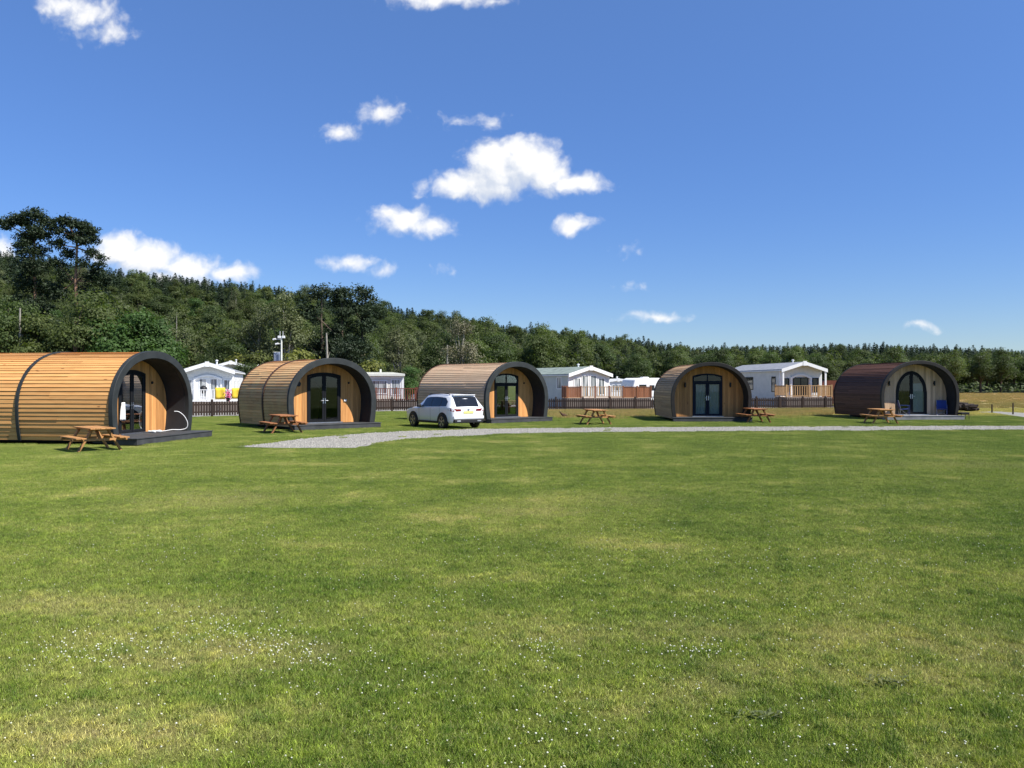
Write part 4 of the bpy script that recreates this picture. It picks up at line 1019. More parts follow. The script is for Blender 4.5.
def grass_object(name,pts,size,density,h,w,mat,tilt=.6,label=None,hvar=(.5,1.2)):
    me=bpy.data.meshes.new(name); me.from_pydata(pts,[],[]); o=bpy.data.objects.new(name,me); col.objects.link(o)
    ng=bpy.data.node_groups.new(name+'_nodes','GeometryNodeTree'); ng.is_modifier=True
    ng.interface.new_socket('Geometry',in_out='INPUT',socket_type='NodeSocketGeometry'); ng.interface.new_socket('Geometry',in_out='OUTPUT',socket_type='NodeSocketGeometry')
    N=ng.nodes; Lk=ng.links
    gi=N.new('NodeGroupInput'); go=N.new('NodeGroupOutput')
    gr=N.new('GeometryNodeMeshGrid'); gr.inputs['Size X'].default_value=size*1.08; gr.inputs['Size Y'].default_value=size*1.08; gr.inputs['Vertices X'].default_value=2; gr.inputs['Vertices Y'].default_value=2
    dp=N.new('GeometryNodeDistributePointsOnFaces'); dp.inputs['Density'].default_value=density; dp.inputs['Seed'].default_value=3
    cone=N.new('GeometryNodeMeshCone'); cone.fill_type='NONE'; cone.inputs['Vertices'].default_value=3; cone.inputs['Radius Top'].default_value=w*.12; cone.inputs['Radius Bottom'].default_value=w; cone.inputs['Depth'].default_value=h
    # flatten the cone into a blade
    tf=N.new('GeometryNodeTransform'); tf.inputs['Scale'].default_value=(1,.35,1)
    iop=N.new('GeometryNodeInstanceOnPoints')
    rr_=N.new('FunctionNodeRandomValue'); rr_.data_type='FLOAT_VECTOR'; rr_.inputs[0].default_value=(-tilt,-tilt,0); rr_.inputs[1].default_value=(tilt,tilt,6.283)
    e2r=N.new('FunctionNodeEulerToRotation'); Lk.new(rr_.outputs[0],e2r.inputs[0])
    rs=N.new('FunctionNodeRandomValue'); rs.data_type='FLOAT'; rs.inputs[2].default_value=hvar[0]; rs.inputs[3].default_value=hvar[1]; rs.inputs['Seed'].default_value=5
    Lk.new(gr.outputs[0],dp.inputs[0]); Lk.new(dp.outputs[0],iop.inputs['Points']); Lk.new(cone.outputs[0],tf.inputs[0]); Lk.new(tf.outputs[0],iop.inputs['Instance'])
    Lk.new(e2r.outputs[0],iop.inputs['Rotation']); Lk.new(rs.outputs[1],iop.inputs['Scale'])
    sa=N.new('GeometryNodeStoreNamedAttribute'); sa.data_type='FLOAT'; sa.domain='INSTANCE'; sa.inputs['Name'].default_value='rnd'
    rv=N.new('FunctionNodeRandomValue'); rv.data_type='FLOAT'; rv.inputs['Seed'].default_value=9; Lk.new(rv.outputs[1],sa.inputs['Value'])
    Lk.new(iop.outputs[0],sa.inputs[0])
    ri=N.new('GeometryNodeRealizeInstances'); Lk.new(sa.outputs[0],ri.inputs[0])
    sm=N.new('GeometryNodeSetMaterial'); sm.inputs['Material'].default_value=mat; Lk.new(ri.outputs[0],sm.inputs[0])
    io2=N.new('GeometryNodeInstanceOnPoints'); Lk.new(gi.outputs[0],io2.inputs['Points']); Lk.new(sm.outputs[0],io2.inputs['Instance'])
    r3=N.new('FunctionNodeRandomValue'); r3.data_type='INT'; r3.inputs[4].default_value=0; r3.inputs[5].default_value=3
    mu=N.new('ShaderNodeMath'); mu.operation='MULTIPLY'; mu.inputs[1].default_value=math.pi/2; Lk.new(r3.outputs[2],mu.inputs[0])
    cb=N.new('ShaderNodeCombineXYZ'); Lk.new(mu.outputs[0],cb.inputs[2]); e3=N.new('FunctionNodeEulerToRotation'); Lk.new(cb.outputs[0],e3.inputs[0]); Lk.new(e3.outputs[0],io2.inputs['Rotation'])
    Lk.new(io2.outputs[0],go.inputs[0])
    md=o.modifiers.new('grass','NODES'); md.node_group=ng; me.materials.append(mat)
    tag(o,label,kind='stuff'); return o
M['grass']=grass_mat('grass_blades',lawn_colour,gain=GRASS_GAIN)
pts=[]; S=.7; rr=random.Random(2)
y=3.6
while y<68:
    half=.66*y+2; x=-half
    while x<half:
        px_,py_=x,y
        bad=in_poly(px_,py_,FARP) or (py_>fence_y(px_)-.2 and px_<29) or (px_<-29) or any(in_poly(px_+dx,py_+dy,PATH) for dx in (-.3,.3) for dy in (-.3,.3)) or in_pod(px_,py_,.25)
        if not bad: pts.append((px_,py_,.012))
        x+=S
    y+=S
grass_object('grass',pts,S,GRASS_DENS,.024,.0023,M['grass'],tilt=.75,label='short mown grass of the lawn')
# coarser tufts standing out of the mown turf
def tuft_col(t,P):
    c=lawn_colour(t,P); n=t.noise(P,5.,2); return t.mix(1.,c,t.mix(t.ramp(n,.35,.65),(.62,.78,.62),(1.35,1.32,1.15)),'MULTIPLY')
M['tuft']=grass_mat('tuft_blades',tuft_col,gain=GRASS_GAIN)
pts=[]
for k in range(5200):
    y=4.0+20*rr.random()**1.35; x=rr.uniform(-.64,.64)*y
    if not in_pod(x,y,.3) and not in_poly(x,y,PATH):
        for j in range(rr.choice((1,1,2,3))): pts.append((x+rr.gauss(0,.06),y+rr.gauss(0,.06),.014))
grass_object('grass_tufts',pts,.09,9000,.032,.0030,M['tuft'],tilt=.9,label='coarser grass tufts scattered through the mown lawn')
# small tufts against the edges of path and pods
pts=[]
y=27.0
while y<51.5:
    half=.64*y+2; x=-half
    while x<half:
        near=(in_pod(x,y,.45) and not in_pod(x,y,.08))
        c4=[in_poly(x+dx,y+dy,PATH) for dx in (-.35,.35) for dy in (-.35,.35)]
        if (near and not in_poly(x,y,PATH)) or (any(c4) and not in_poly(x,y,PATH)): pts.append((x,y,.012))
        x+=.28
    y+=.28
for (x,y) in PATH[::2]:
    if rr.random()<.35: pts.append((x+rr.gauss(0,.2),y+rr.gauss(0,.2),.012))
k=0
while k<10:
    x,y=gp(rr.uniform(300,1100),rr.uniform(426.5,446))
    if in_poly(x,y,PATH): pts.append((x,y,.010)); k+=1
grass_object('edge_grass',pts,.28,2600,.045,.0045,M['grass'],tilt=.5,label='longer grass along the edges of the path and the pods')
# loose stones of the gravel
sm_=MB(); k=0; oct_=[(1,0,0),(0,1,0),(-1,0,0),(0,-1,0),(0,0,.7)]
while k<9000:
    x,y=gp(rr.uniform(236,1120),rr.uniform(425,448))
    if in_poly(x,y,PATH):
        q=rr.uniform(.015,.05); a=rr.uniform(0,1.57); cs,sn=math.cos(a),math.sin(a); e=rr.uniform(.6,1.)
        sm_.raw([(x+(u*cs-v*sn*e)*q,y+(u*sn+v*cs*e)*q,.006+w_*q) for u,v,w_ in oct_],[(0,1,4),(1,2,4),(2,3,4),(3,0,4)],rr.random()); k+=1
m,t,b,out=material('stone'); t.put(b.inputs['Base Color'],t.mix(t.attr('tone'),(.20,.19,.165),(.32,.305,.265))); b.inputs['Roughness'].default_value=.9
o=sm_.build('gravel_stones',m,None,fixn=False); tag(o,'loose grey stones on the gravel path',kind='stuff')
# bleached tall grass by the fence and in the field
def dry_col(t,P):
    n=t.noise(P,.5,4,.6); return t.mix(t.ramp(n,.35,.65),(.42,.31,.125),(.29,.265,.085))
M['drygrass']=grass_mat('dry_grass_blades',dry_col,gain=1.35)
pts=[]
for i in range(3600):
    x=rr.uniform(2.5,29); yb=fence_y(x)-.15
    y=yb-abs(rr.gauss(0,4.2))
    if not in_pod(x,y,.4): pts.append((x,y,.0))
for i in range(2200):
    y=rr.uniform(80,180); x=rr.uniform(.36*y,.66*y); pts.append((x,y,0.))
for i in range(500):
    x=rr.uniform(31,50); pts.append((x,rr.uniform(69,80),0.))
grass_object('dry_grass',pts,.8,260,.16,.008,M['drygrass'],tilt=.45,label='bleached unmown grass along the fence and in the field')

# white clover heads in the lawn: one mass
CL=[(110,655,70,18,150),(255,640,80,22,230),(205,620,60,14,60),(430,600,90,22,50),(150,545,60,18,40),(250,545,40,14,30),(540,650,30,14,46),(680,650,50,10,50),(700,655,40,10,30),(740,560,90,18,70),(900,565,60,8,45),(930,540,60,8,40),(540,655,20,10,20),(860,600,90,30,40),(580,560,70,20,60),(700,600,120,40,60),(370,690,120,30,50),(540,740,40,20,18),(600,735,30,20,14),(840,755,60,10,14),(330,560,120,40,50),(620,690,200,50,80),(760,640,200,60,80),(130,720,120,40,20),(480,520,300,40,120),(850,500,200,30,80),(60,650,60,20,60),(300,660,60,14,70)]
ico=bmesh.new(); bmesh.ops.create_icosphere(ico,subdivisions=1,radius=1.); iv=[v.co.copy() for v in ico.verts]; fi=[[v.index for v in f.verts] for f in ico.faces]; ico.free()
fm=MB(); rr=random.Random(21)
def flower(x,y,r,z):
    vs=[(x+v.x*r,y+v.y*r,z+v.z*r*.85) for v in iv]; fm.raw(vs,fi,rr.random())
    fm.raw([(x-.0015,y,0),(x+.0015,y,0),(x,y,z)],[(0,1,2)],.2,1)
for (px,py,sx,sy,n) in CL:
    for k in range(int(n*.62)):
        a=rr.gauss(px,sx*.55); b_=rr.gauss(py,sy*.55)
        if b_<455: continue
        x,y=gp(a,min(b_,775)); 
        if in_pod(x,y,.3) or in_poly(x,y,PATH): continue
        flower(x,y,rr.uniform(.004,.0075),rr.uniform(.024,.040))
for k in range(1700):
    y=4.2+26*rr.random()**1.6; x=rr.uniform(-.64,.64)*y; 
    if not in_pod(x,y,.3) and not in_poly(x,y,PATH): flower(x,y,rr.uniform(.003,.0065),rr.uniform(.022,.038))
m,t,b,out=material('clover_white'); tn=t.attr('tone'); t.put(b.inputs['Base Color'],t.mix(tn,(.52,.53,.38),(.72,.72,.60))); b.inputs['Roughness'].default_value=.8
o=fm.build('clover_flowers',[m,M['grass']],None,fixn=False); tag(o,'white clover heads scattered in the lawn',kind='stuff')
# weeds
M['weed']=mat_leaf('weed_leaf',(.10,.12,.05),.35,.3,rough=.9)
def weed(px,py,label,seed):
    x,y=gp(px,py); o_=MB(); r=random.Random(seed)
    for k in range(34):
        a=r.uniform(0,6.283); L=r.uniform(.03,.085); e=r.uniform(.05,.35); cx=r.gauss(0,.085); cy=r.gauss(0,.04); w=r.uniform(.007,.014)
        d=Vector((math.cos(a),math.sin(a),0)); s=Vector((-d.y,d.x,0)); p0=Vector((cx,cy,.030)); p1=p0+d*L*.5+Vector((0,0,L*e)); p2=p0+d*L+Vector((0,0,L*e*.75))
        o_.face([p0,p1+s*w,p2,p1-s*w],r.random())
    o=o_.build('weed',M['weed'],None,fixn=False); o.location=(x,y,0); o.data.transform(Matrix.Identity(4)); tag(o,label,'weed','flat leafed weeds in the lawn')
weed(757,719,'dark leafy weed in the near lawn, the lower left of the two',5); weed(891,686,'dark leafy weed in the near lawn, the upper right of the two',6)

# ================================================================== trees
def unit(a): return a/np.maximum(np.linalg.norm(a,axis=-1,keepdims=True),1e-9)
def quads(c,n,size,asp,rs,elong=None):
    """leaf quads at centres c with normals n"""
    N=len(c); a=rs.normal(size=(N,3)) if elong is None else elong+rs.normal(size=(N,3))*.25
    a=unit(a-n*np.sum(a*n,1,keepdims=True)); b_=np.cross(n,a); L=size[:,None]; 
    p0=c-a*L; p1=c-b_*L*asp; p2=c+a*L; p3=c+b_*L*asp
    v=np.stack([p0,p1,p2,p3],1).reshape(-1,3); f=np.arange(4*N).reshape(N,4); return v,f
def limb_tubes(segs,n=6):
    vs=[]; fs=[]; o=0
    for p,q,r0,r1 in segs:
        mb=MB(); mid=(Vector(p)+Vector(q))/2+Vector((0,0,-.03*(Vector(q)-Vector(p)).length)); mb.tube([p,mid,q],[r0,(r0+r1)/2,r1],n,caps=False)
        vs+=mb.v; fs+=[tuple(i+o for i in f) for f in mb.f]; o=len(vs)
    return np.array(vs),np.array(fs)
class Tree:
    """meshes of one kind of tree: separate trunk and crown, and the two joined"""
    def __init__(s,name,tv,tf,cv,cf,tone,bark,leaf):
        s.name=name
        s.trunk=np_mesh('trunk',tv,tf,[bark]); s.crown=np_mesh('crown',cv,cf,[leaf],tone=tone)
        s.whole=np_mesh(name,np.concatenate([tv,cv]),np.concatenate([tf,cf+len(tv)]),[bark,leaf],np.concatenate([np.zeros(len(tf)),np.ones(len(cf))]).astype(int),np.concatenate([np.full(len(tf),.5),tone]))
def broadleaf(name,seed,h,r,leaf,bark,base=.14,nl=13,nleaf=10500,ls=.135,droop=0.,zsq=1.,fill=.25,open_=0.):
    rs=np.random.RandomState(seed); zc=h*(.5+base*.5); rz=h*(.5-base*.5)
    lob=[]; 
    for k in range(nl):
        a=rs.uniform(0,6.283); zz=rs.uniform(-.80,.86); rad=math.sqrt(max(1-zz*zz,.05))*r*rs.uniform(.35,.80)
        lr=r*rs.uniform(.30,.50)*(1-.25*max(zz,0)); lob.append((rad*math.cos(a),rad*math.sin(a),zc+zz*rz*.82,lr))
    lob.append((0,0,zc,r*.55)); lob.append((rs.normal()*r*.1,rs.normal()*r*.1,h-r*.32,r*.32))
    lob=np.array(lob); w=lob[:,3]**2; w/=w.sum()
    nc=int(nleaf/26); li=rs.choice(len(lob),nc,p=w); d=unit(rs.normal(size=(nc,3))); d[:,2]=np.where(d[:,2]<-.35,-d[:,2]*.5,d[:,2]); d=unit(d)
    rad=np.where(rs.rand(nc)<fill,rs.uniform(.2,.85,nc),rs.uniform(.82,1.12,nc))
    cc=lob[li,:3]+d*(lob[li,3]*rad)[:,None]*np.array([1,1,.85*zsq]); keep=cc[:,2]>h*base*.7; cc=cc[keep]; d=d[keep]; nc=len(cc)
    ct=rs.rand(nc); cr=r*rs.uniform(.07,.15,nc)
    m_=26; ci=np.repeat(np.arange(nc),m_); off=rs.normal(size=(nc*m_,3)); off*=np.array([1,1,.62+droop])
    off[:,2]-=droop*np.abs(rs.normal(size=nc*m_))*1.1
    c=cc[ci]+off*cr[ci][:,None]; n=unit(d[ci]*.8+unit(off)*.45+np.array([0,0,.35])+rs.normal(size=(nc*m_,3))*.42)
    sz=ls*rs.uniform(.6,1.35,nc*m_); v,f=quads(c,n,sz,.62,rs)
    tone=np.clip(ct[ci]*.7+rs.rand(nc*m_)*.3,0,1)
    segs=[]; r0=.028*h+.03; top=(rs.normal()*.2,rs.normal()*.2,h*.62)
    fork=(top[0]*.4,top[1]*.4,h*(base+.10)); segs.append(((0,0,-.3),fork,r0,r0*.75)); segs.append((fork,top,r0*.75,r0*.25)); segs.append((top,tuple(lob[-1][:3]),r0*.25,.02))
    for l in lob[:-2]:
        u=rs.uniform(.0,.8); st=tuple(fork[i]+(top[i]-fork[i])*u for i in range(3))
        if l[2]>st[2]-h*.1: segs.append((st,tuple(l[:3]),r0*.42*(1-u*.5),.025))
    tv,tf=limb_tubes(segs); return Tree(name,tv,tf,v,f,tone,bark,leaf)
def conifer(name,seed,h,r,leaf,bark,base=.08,n=5200,ls=.27,sparse=1.):
    rs=np.random.RandomState(seed); nb=int(46*sparse); cs=[];ns=[];el=[];tn=[]
    for k in range(nb):
        t_=(k+rs.rand())/nb; z=h*(base+(1-base)*t_); L=r*(1-t_)**.5*rs.uniform(.72,1.15)+.10; per=5 if t_<.85 else 4
        for j in range(per):
            a=rs.uniform(0,6.283); m_=max(4,int(n/(nb*per)*(.4+1.2*(1-t_)))); u=rs.rand(m_)**.7
            dr=np.array([math.cos(a),math.sin(a),0]); sd=np.array([-dr[1],dr[0],0]); br=rs.rand()
            droop=.10+.30*(1-t_)
            p=dr[None]*(u*L)[:,None]+sd[None]*(rs.normal(size=m_)*.16*L*(.35+.65*u))[:,None]; p=p+np.array([0,0,1.])*(z-u*u*L*droop+rs.normal(size=m_)*.07)[:,None]
            cs.append(p); ns.append(unit(np.array([0,0,.8])+dr*.45+rs.normal(size=(m_,3))*.4)); el.append(np.repeat((dr+np.array([0,0,-.3]))[None],m_,0)+sd*rs.normal(size=(m_,1))*.6); tn.append(np.clip(br*.5+.5*rs.rand(m_),0,1))
    c=np.concatenate(cs); nn=np.concatenate(ns); e=np.concatenate(el); tone=np.concatenate(tn); rs2=rs
    v,f=quads(c,nn,ls*rs2.uniform(.6,1.3,len(c))*(.55+.45*(1-np.clip(c[:,2]/h,0,1))),.36,rs2,e)
    tv,tf=limb_tubes([((0,0,-.3),(0,0,h*.55),.02*h,.012*h),((0,0,h*.55),(0,0,h*.99),.012*h,.015)]); return Tree(name,tv,tf,v,f,tone,bark,leaf)
def pine(name,seed,h,lobes,leaf,bark,trunkpts,r0,nleaf=9000,ls=.20):
    """flat-topped pine: lobes = (x,y,z,rx,rz)"""
    rs=np.random.RandomState(seed); lob=np.array(lobes,float); w=lob[:,3]*lob[:,3]; w=w/w.sum(); nc=int(nleaf/30); li=rs.choice(len(lob),nc,p=w)
    d=unit(rs.normal(size=(nc,3))); rad=rs.uniform(.45,1.08,nc); cc=lob[li,:3]+d*np.stack([lob[li,3],lob[li,3],lob[li,4]],1)*rad[:,None]
    m_=30; ci=np.repeat(np.arange(nc),m_); cr=rs.uniform(.22,.48,nc); off=rs.normal(size=(nc*m_,3))*np.array([1,1,.55]); c=cc[ci]+off*cr[ci][:,None]
    n=unit(np.array([0,0,.6])+d[ci]*.4+rs.normal(size=c.shape)*.7); v,f=quads(c,n,ls*rs.uniform(.6,1.3,len(c)),.4,rs); tone=np.clip(rs.rand(nc)[ci]*.6+.4*rs.rand(len(c)),0,1)
    segs=[]
    for i in range(len(trunkpts)-1):
        k0=1-i/(len(trunkpts)-1)*.75; k1=1-(i+1)/(len(trunkpts)-1)*.75; segs.append((trunkpts[i],trunkpts[i+1],r0*k0,r0*k1))
    tp=np.array(trunkpts)
    for l in lob:
        j=np.argmin(np.abs(tp[:,2]-(l[2]-l[3]*.5))); st=tp[j]; segs.append((tuple(st),tuple(l[:3]),r0*.28,.03))
    tv,tf=limb_tubes(segs,7); return Tree(name,tv,tf,v,f,tone,bark,leaf)

LV={}
LV['mid']=mat_leaf('leaf_mid',(.088,.118,.038),.3,.42,(.10,.115,.03))
LV['dark']=mat_leaf('leaf_dark',(.066,.096,.032),.3,.42,(.075,.09,.03))
LV['bright']=mat_leaf('leaf_bright',(.062,.118,.030),.32,.38,(.075,.125,.03))
LV['pale']=mat_leaf('leaf_pale',(.105,.125,.055),.4,.3,(.13,.135,.06))
LV['grey']=mat_leaf('leaf_greyish',(.135,.130,.080),.4,.25,(.16,.14,.09))
LV['yellow']=mat_leaf('leaf_yellow_green',(.11,.13,.028),.4,.3,(.19,.17,.03))
LV['con']=mat_leaf('needle_dark',(.034,.056,.026),.35,.2,(.045,.065,.028),.6)
LV['con2']=mat_leaf('needle_green',(.045,.070,.030),.35,.2,(.05,.07,.025),.6)
LV['pine']=mat_leaf('needle_blue_green',(.030,.048,.023),.4,.16,(.034,.05,.022),.6)
K={}
K['b_mid']=[broadleaf('broadleaf_tree',10+i,[9.5,10.5,8.5,11][i],[3.4,3.8,3.2,3.6][i],LV['mid'],M['bark']) for i in range(4)]
K['b_dark']=[broadleaf('broadleaf_tree',20+i,[9,10.5,8.5][i],[3.6,3.7,3.3][i],LV['dark'],M['bark']) for i in range(3)]
K['b_bright']=[broadleaf('broadleaf_tree',30+i,[8,9][i],[3.6,3.4][i],LV['bright'],M['bark'],nl=13) for i in range(2)]
K['birch']=[broadleaf('birch_tree',40+i,[11,12,10][i],[2.5,2.7,2.4][i],LV['pale'],M['birchbark'],base=.1,nl=14,ls=.105,droop=.5,nleaf=10000,zsq=1.1,fill=.35) for i in range(3)]
K['grey']=[broadleaf('birch_tree',50,10.5,3.0,LV['grey'],M['birchbark'],base=.1,nl=10,ls=.12,droop=.4,nleaf=4200,fill=.3)]
K['yellow']=[broadleaf('shrub',60,3.4,2.0,LV['yellow'],M['bark'],base=.03,nl=8,ls=.11,nleaf=3600)]
K['con']=[conifer('conifer_tree',70+i,[11,12,10.5,11.5][i],[2.5,2.7,2.4,2.6][i],[LV['con'],LV['con2']][i%2],M['bark']) for i in range(4)]
zones=[(-9,-.40,'at the left end'),(-.40,-.14,'left of the middle'),(-.14,.12,'in the middle'),(.12,.30,'right of the middle'),(.30,9,'at the right end')]
def zone(u):
    for a,b_,n in zones:
        if a<=u<b_: return n
DESC={'b_mid':'mid green broadleaf tree','b_dark':'dark green broadleaf tree','b_bright':'bright green broadleaf tree','birch':'pale drooping birch','con':'dark pointed conifer','grey':'greyish thin birch'}
CAT={'con':'conifer','birch':'birch','grey':'birch'}
NTREE={}
def put_tree(tr,x,y,s,rz,label,cat,group,parts,sz=None,z=None):
    z=th(x,y)-.1 if z is None else z
    if parts:
        root=empty(tr.name,(x,y,z),rz); root.scale=(s,s,sz or s)
        for me,nm in ((tr.trunk,'trunk'),(tr.crown,'crown')):
            o=bpy.data.objects.new(nm,me); col.objects.link(o); o.parent=root
    else:
        root=bpy.data.objects.new(tr.name,tr.whole); col.objects.link(root); root.location=(x,y,z); root.rotation_euler=(0,0,rz); root.scale=(s,s,sz or s)
    tag(root,label,cat,group); NTREE[tr.name]=NTREE.get(tr.name,0)+1; return root
tr_r=random.Random(77)
def pick(u,t):
    """mix of kinds by bearing and height on the hill"""
    r=tr_r.random()
    if t>.80: return 'con' if r<.94 else 'b_dark'
    if u<-.25:
        if t>.62: return 'con' if r<.6 else 'b_mid'
        return 'b_mid' if r<.52 else 'b_dark' if r<.76 else 'birch' if r<.88 else 'b_bright'
    if u<.12:
        if t>.6: return 'con' if r<.38 else 'b_mid' if r<.72 else 'b_dark'
        return 'b_mid' if r<.40 else 'b_dark' if r<.62 else 'birch' if r<.86 else 'con'
    if u<.30:
        if t>.25: return 'con' if r<.75 else 'b_mid'
        return 'b_mid' if r<.36 else 'b_dark' if r<.66 else 'birch' if r<.76 else 'con'
    if t>.12: return 'con' if r<.8 else 'b_dark'
    return 'b_dark' if r<.62 else 'b_mid'
LIM={'broadleaf_tree':290,'conifer_tree':290,'birch_tree':110}
rows=[0,.06,.14,.24,.35,.47,.60,.73,.86,.95,1.0]
for ri,tt in enumerate(rows):
    u=-.665
    while u<.665:
        yf=interp1(u,UF,YF); yr=interp1(u,UR,YR); hill=interp1(u,UR,RH)
        Y=yf+2+(yr-yf)*tt+tr_r.uniform(-4,4); k=pick(u,tt+tr_r.uniform(-.06,.06))
        sp={'con':3.2,'birch':4.2}.get(k,5.4 if ri<2 else 4.6)
        if tt>.85: sp=2.7
        skip = (u>.28 and 2<ri<9 and ri%2) or (hill<7 and ri in (3,5,7))
        if tt==0 and (u<-.30): skip=False
        if not skip and NTREE.get(K[k][0].name,0)<LIM[K[k][0].name]:
            tr=tr_r.choice(K[k]); s=tr_r.uniform(.82,1.16)
            if k=='con' and tt<=.85: s=tr_r.uniform(.58,.74) if ri>=2 else tr_r.uniform(.70,.88)
            if ri>=2 and k!='con': s*=.78
            if ri<2 and u>.12: s*=.86
            if tt>.85: s=tr_r.uniform(.55,.63)
            where='at the front edge of the wood' if ri<2 else 'along the ridge' if tt>.85 else 'on the wooded slope'
            lab=f'{DESC[k]} {where}, {zone(u)}'
            put_tree(tr,u*Y,Y,s,tr_r.uniform(0,6.28),lab,CAT.get(k,'tree'),lab+' of the hill',ri<2,s*tr_r.uniform(.9,1.12))
        u+=sp*tr_r.uniform(.75,1.3)/Y
# the rest of the wood, behind and between: one mass
def forest_mass(name,label,spots,protos,nq,seed):
    rs=np.random.RandomState(seed); V=[];Fc=[];T=[];o_=0
    pr=[]
    for tr in protos:
        me=tr.crown; n=len(me.polygons); co=np.empty(len(me.vertices)*3,np.float32); me.vertices.foreach_get('co',co); co=co.reshape(-1,4,3)
        tn=np.empty(n,np.float32); me.attributes['tone'].data.foreach_get('value',tn); pr.append((co,tn))
    for (x,y,s) in spots:
        co,tn=pr[rs.randint(len(pr))]; k=rs.choice(len(co),min(nq,len(co)),replace=False); q=co[k].copy(); cen=q.mean(1,keepdims=True); q=cen+(q-cen)*math.sqrt(len(co)/len(k))*.92
        a=rs.uniform(0,6.283); cs,sn=math.cos(a),math.sin(a); X=q[...,0]*cs-q[...,1]*sn; Y=q[...,0]*sn+q[...,1]*cs; sh=rs.uniform(-.22,.22)
        v=np.stack([X*s+x,Y*s+y,q[...,2]*s*rs.uniform(.92,1.1)+th(x,y)-.1],-1).reshape(-1,3); V.append(v); Fc.append(np.arange(len(v)).reshape(-1,4)+o_); o_+=len(v); T.append(np.clip(tn[k]+sh,0,1))
    mats=[protos[0].crown.materials[0]]
    me=np_mesh(name,np.concatenate(V),np.concatenate(Fc),mats,tone=np.concatenate(T)); o=bpy.data.objects.new(name,me); col.objects.link(o); tag(o,label,kind='stuff'); return o
sp_=[]; r_=random.Random(31)
for tt,stp in ((.66,3.4),(.80,3.0),(.905,2.5),(.95,2.3),(.985,2.0),(1.02,2.2),(1.06,2.4)):
    u=-.68
    while u<.68:
        yf=interp1(u,UF,YF); yr=interp1(u,UR,YR); Y=yf+(yr-yf)*tt+r_.uniform(-4,4); sp_.append((u*Y,Y,r_.uniform(.60,.70) if tt<.85 else r_.uniform(.53,.61))); u+=stp*r_.uniform(.75,1.3)/Y
forest_mass('conifer_forest','dark conifer plantation covering the top of the hill',sp_,[K['con'][0],K['con'][2]],900,3)
sp_=[]
for tt,stp in ((.03,7),(.10,6.),(.19,6.),(.30,6.),(.41,6.),(.53,6.)):
    u=-.68
    while u<.68:
        yf=interp1(u,UF,YF); yr=interp1(u,UR,YR); Y=yf+(yr-yf)*tt+r_.uniform(-4,4); sp_.append((u*Y,Y,r_.uniform(.62,.85)*(.9 if u>.12 else 1))); u+=stp*r_.uniform(.75,1.3)/Y
forest_mass('broadleaf_forest','mixed broadleaf wood filling the slope of the hill',sp_,[K['b_mid'][0],K['b_mid'][1],K['b_mid'][3]],1500,4)
# undergrowth closing the wood floor: one mass
rs=np.random.RandomState(5); N=60000
uu=rs.uniform(-.70,.70,N); tt=rs.rand(N)**.9; yy=np.interp(uu,UF,YF)-3+tt*(np.interp(uu,UR,YR)-np.interp(uu,UF,YF)+3); xx=uu*yy
bump_=(np.sin(xx*.55)+np.sin(yy*.43+xx*.2)+2)*.7
zz=terrain(xx,yy)+rs.rand(N)**.8*(bump_+.5)
c=np.stack([xx,yy,zz],1); n=unit(np.array([0,-.4,.8])+rs.normal(size=(N,3))*.5); v,f=quads(c,n,rs.uniform(.25,.55,N),.6,rs)
me=np_mesh('undergrowth',v,f,[LV['dark']],tone=rs.rand(N)); o=bpy.data.objects.new('undergrowth',me); col.objects.link(o); tag(o,'low undergrowth under the trees of the hill',kind='stuff')

# the trees one can tell apart
def px_tree(tr,px,Y,htop,label,cat,h0,group=None,rz=0.):
    """tree standing at depth Y whose top shows at pixel row htop"""
    x,y=at(px,Y); z=th(x,y)-.1; H_=(CY-htop)/F*Y+EYE-z; s=H_/h0
    return put_tree(tr,x,y,s,rz,label,cat,group,True,z=z)
W_=1/7.4
def L_(px,py,r,ry,x0,dy=0.): return ((px-x0)*W_, dy, (CY-py)*W_+EYE, r*W_, ry*W_)
lobA=[L_(34,214,10,5,34),L_(44,221,8,5,34,.8),L_(20,219,11,5,34),L_(8,224,8,5,34,-.6),L_(38,232,12,7,34),L_(22,236,9,6,34,1),L_(30,248,11,8,34,-.8),L_(42,250,7,8,34),L_(24,262,8,8,34,.5),L_(38,268,11,9,34,-1),L_(26,282,11,9,34),L_(42,288,12,9,34,.8),L_(22,300,10,9,34),L_(38,306,13,9,34,-.5),L_(28,322,12,9,34),L_(46,324,10,9,34),L_(16,316,8,8,34)]
pA=pine('pine_tree',91,24,lobA,LV['pine'],M['pinebark'],[(-.3,0,-.3),(-.1,0,6),(.2,.1,12),(0,0,18),(.1,0,22)],.42,nleaf=21000)
lobB=[L_(66,221,7,5,74),L_(78,224,8,5,74,.5),L_(88,230,8,5,74),L_(60,230,7,5,74,-.5),L_(93,238,6,4,74),L_(72,234,8,5,74,.9),L_(84,241,7,4,74,-.6),L_(58,243,6,5,74),L_(66,252,6,5,74,.6),L_(90,252,5,4,74),L_(56,262,6,6,74),L_(84,262,5,5,74,-.4),L_(62,276,6,6,74),L_(102,256,4,3,74),L_(98,266,6,5,74),L_(90,276,7,6,74,.5),L_(104,280,7,6,74),L_(58,292,7,7,74),L_(100,296,9,7,74),L_(84,290,6,6,74,.8)]
pB=pine('pine_tree',92,23,lobB,LV['pine'],M['pinebark'],[(-.2,0,-.3),(0,0,6),(.3,.1,11),(.2,0,16),(.4,0,20.5),(.2,0,22)],.36,nleaf=15000)
x,y=at(34,112); put_tree(pA,x,y,1,0,'tallest pine at the far left with a dense dark crown down its trunk','pine','tall pines at the left',True,z=-.1)
x,y=at(74,112); put_tree(pB,x,y,1,0,'second tall pine from the left with an open crown and bare orange trunk','pine','tall pines at the left',True,z=-.1)
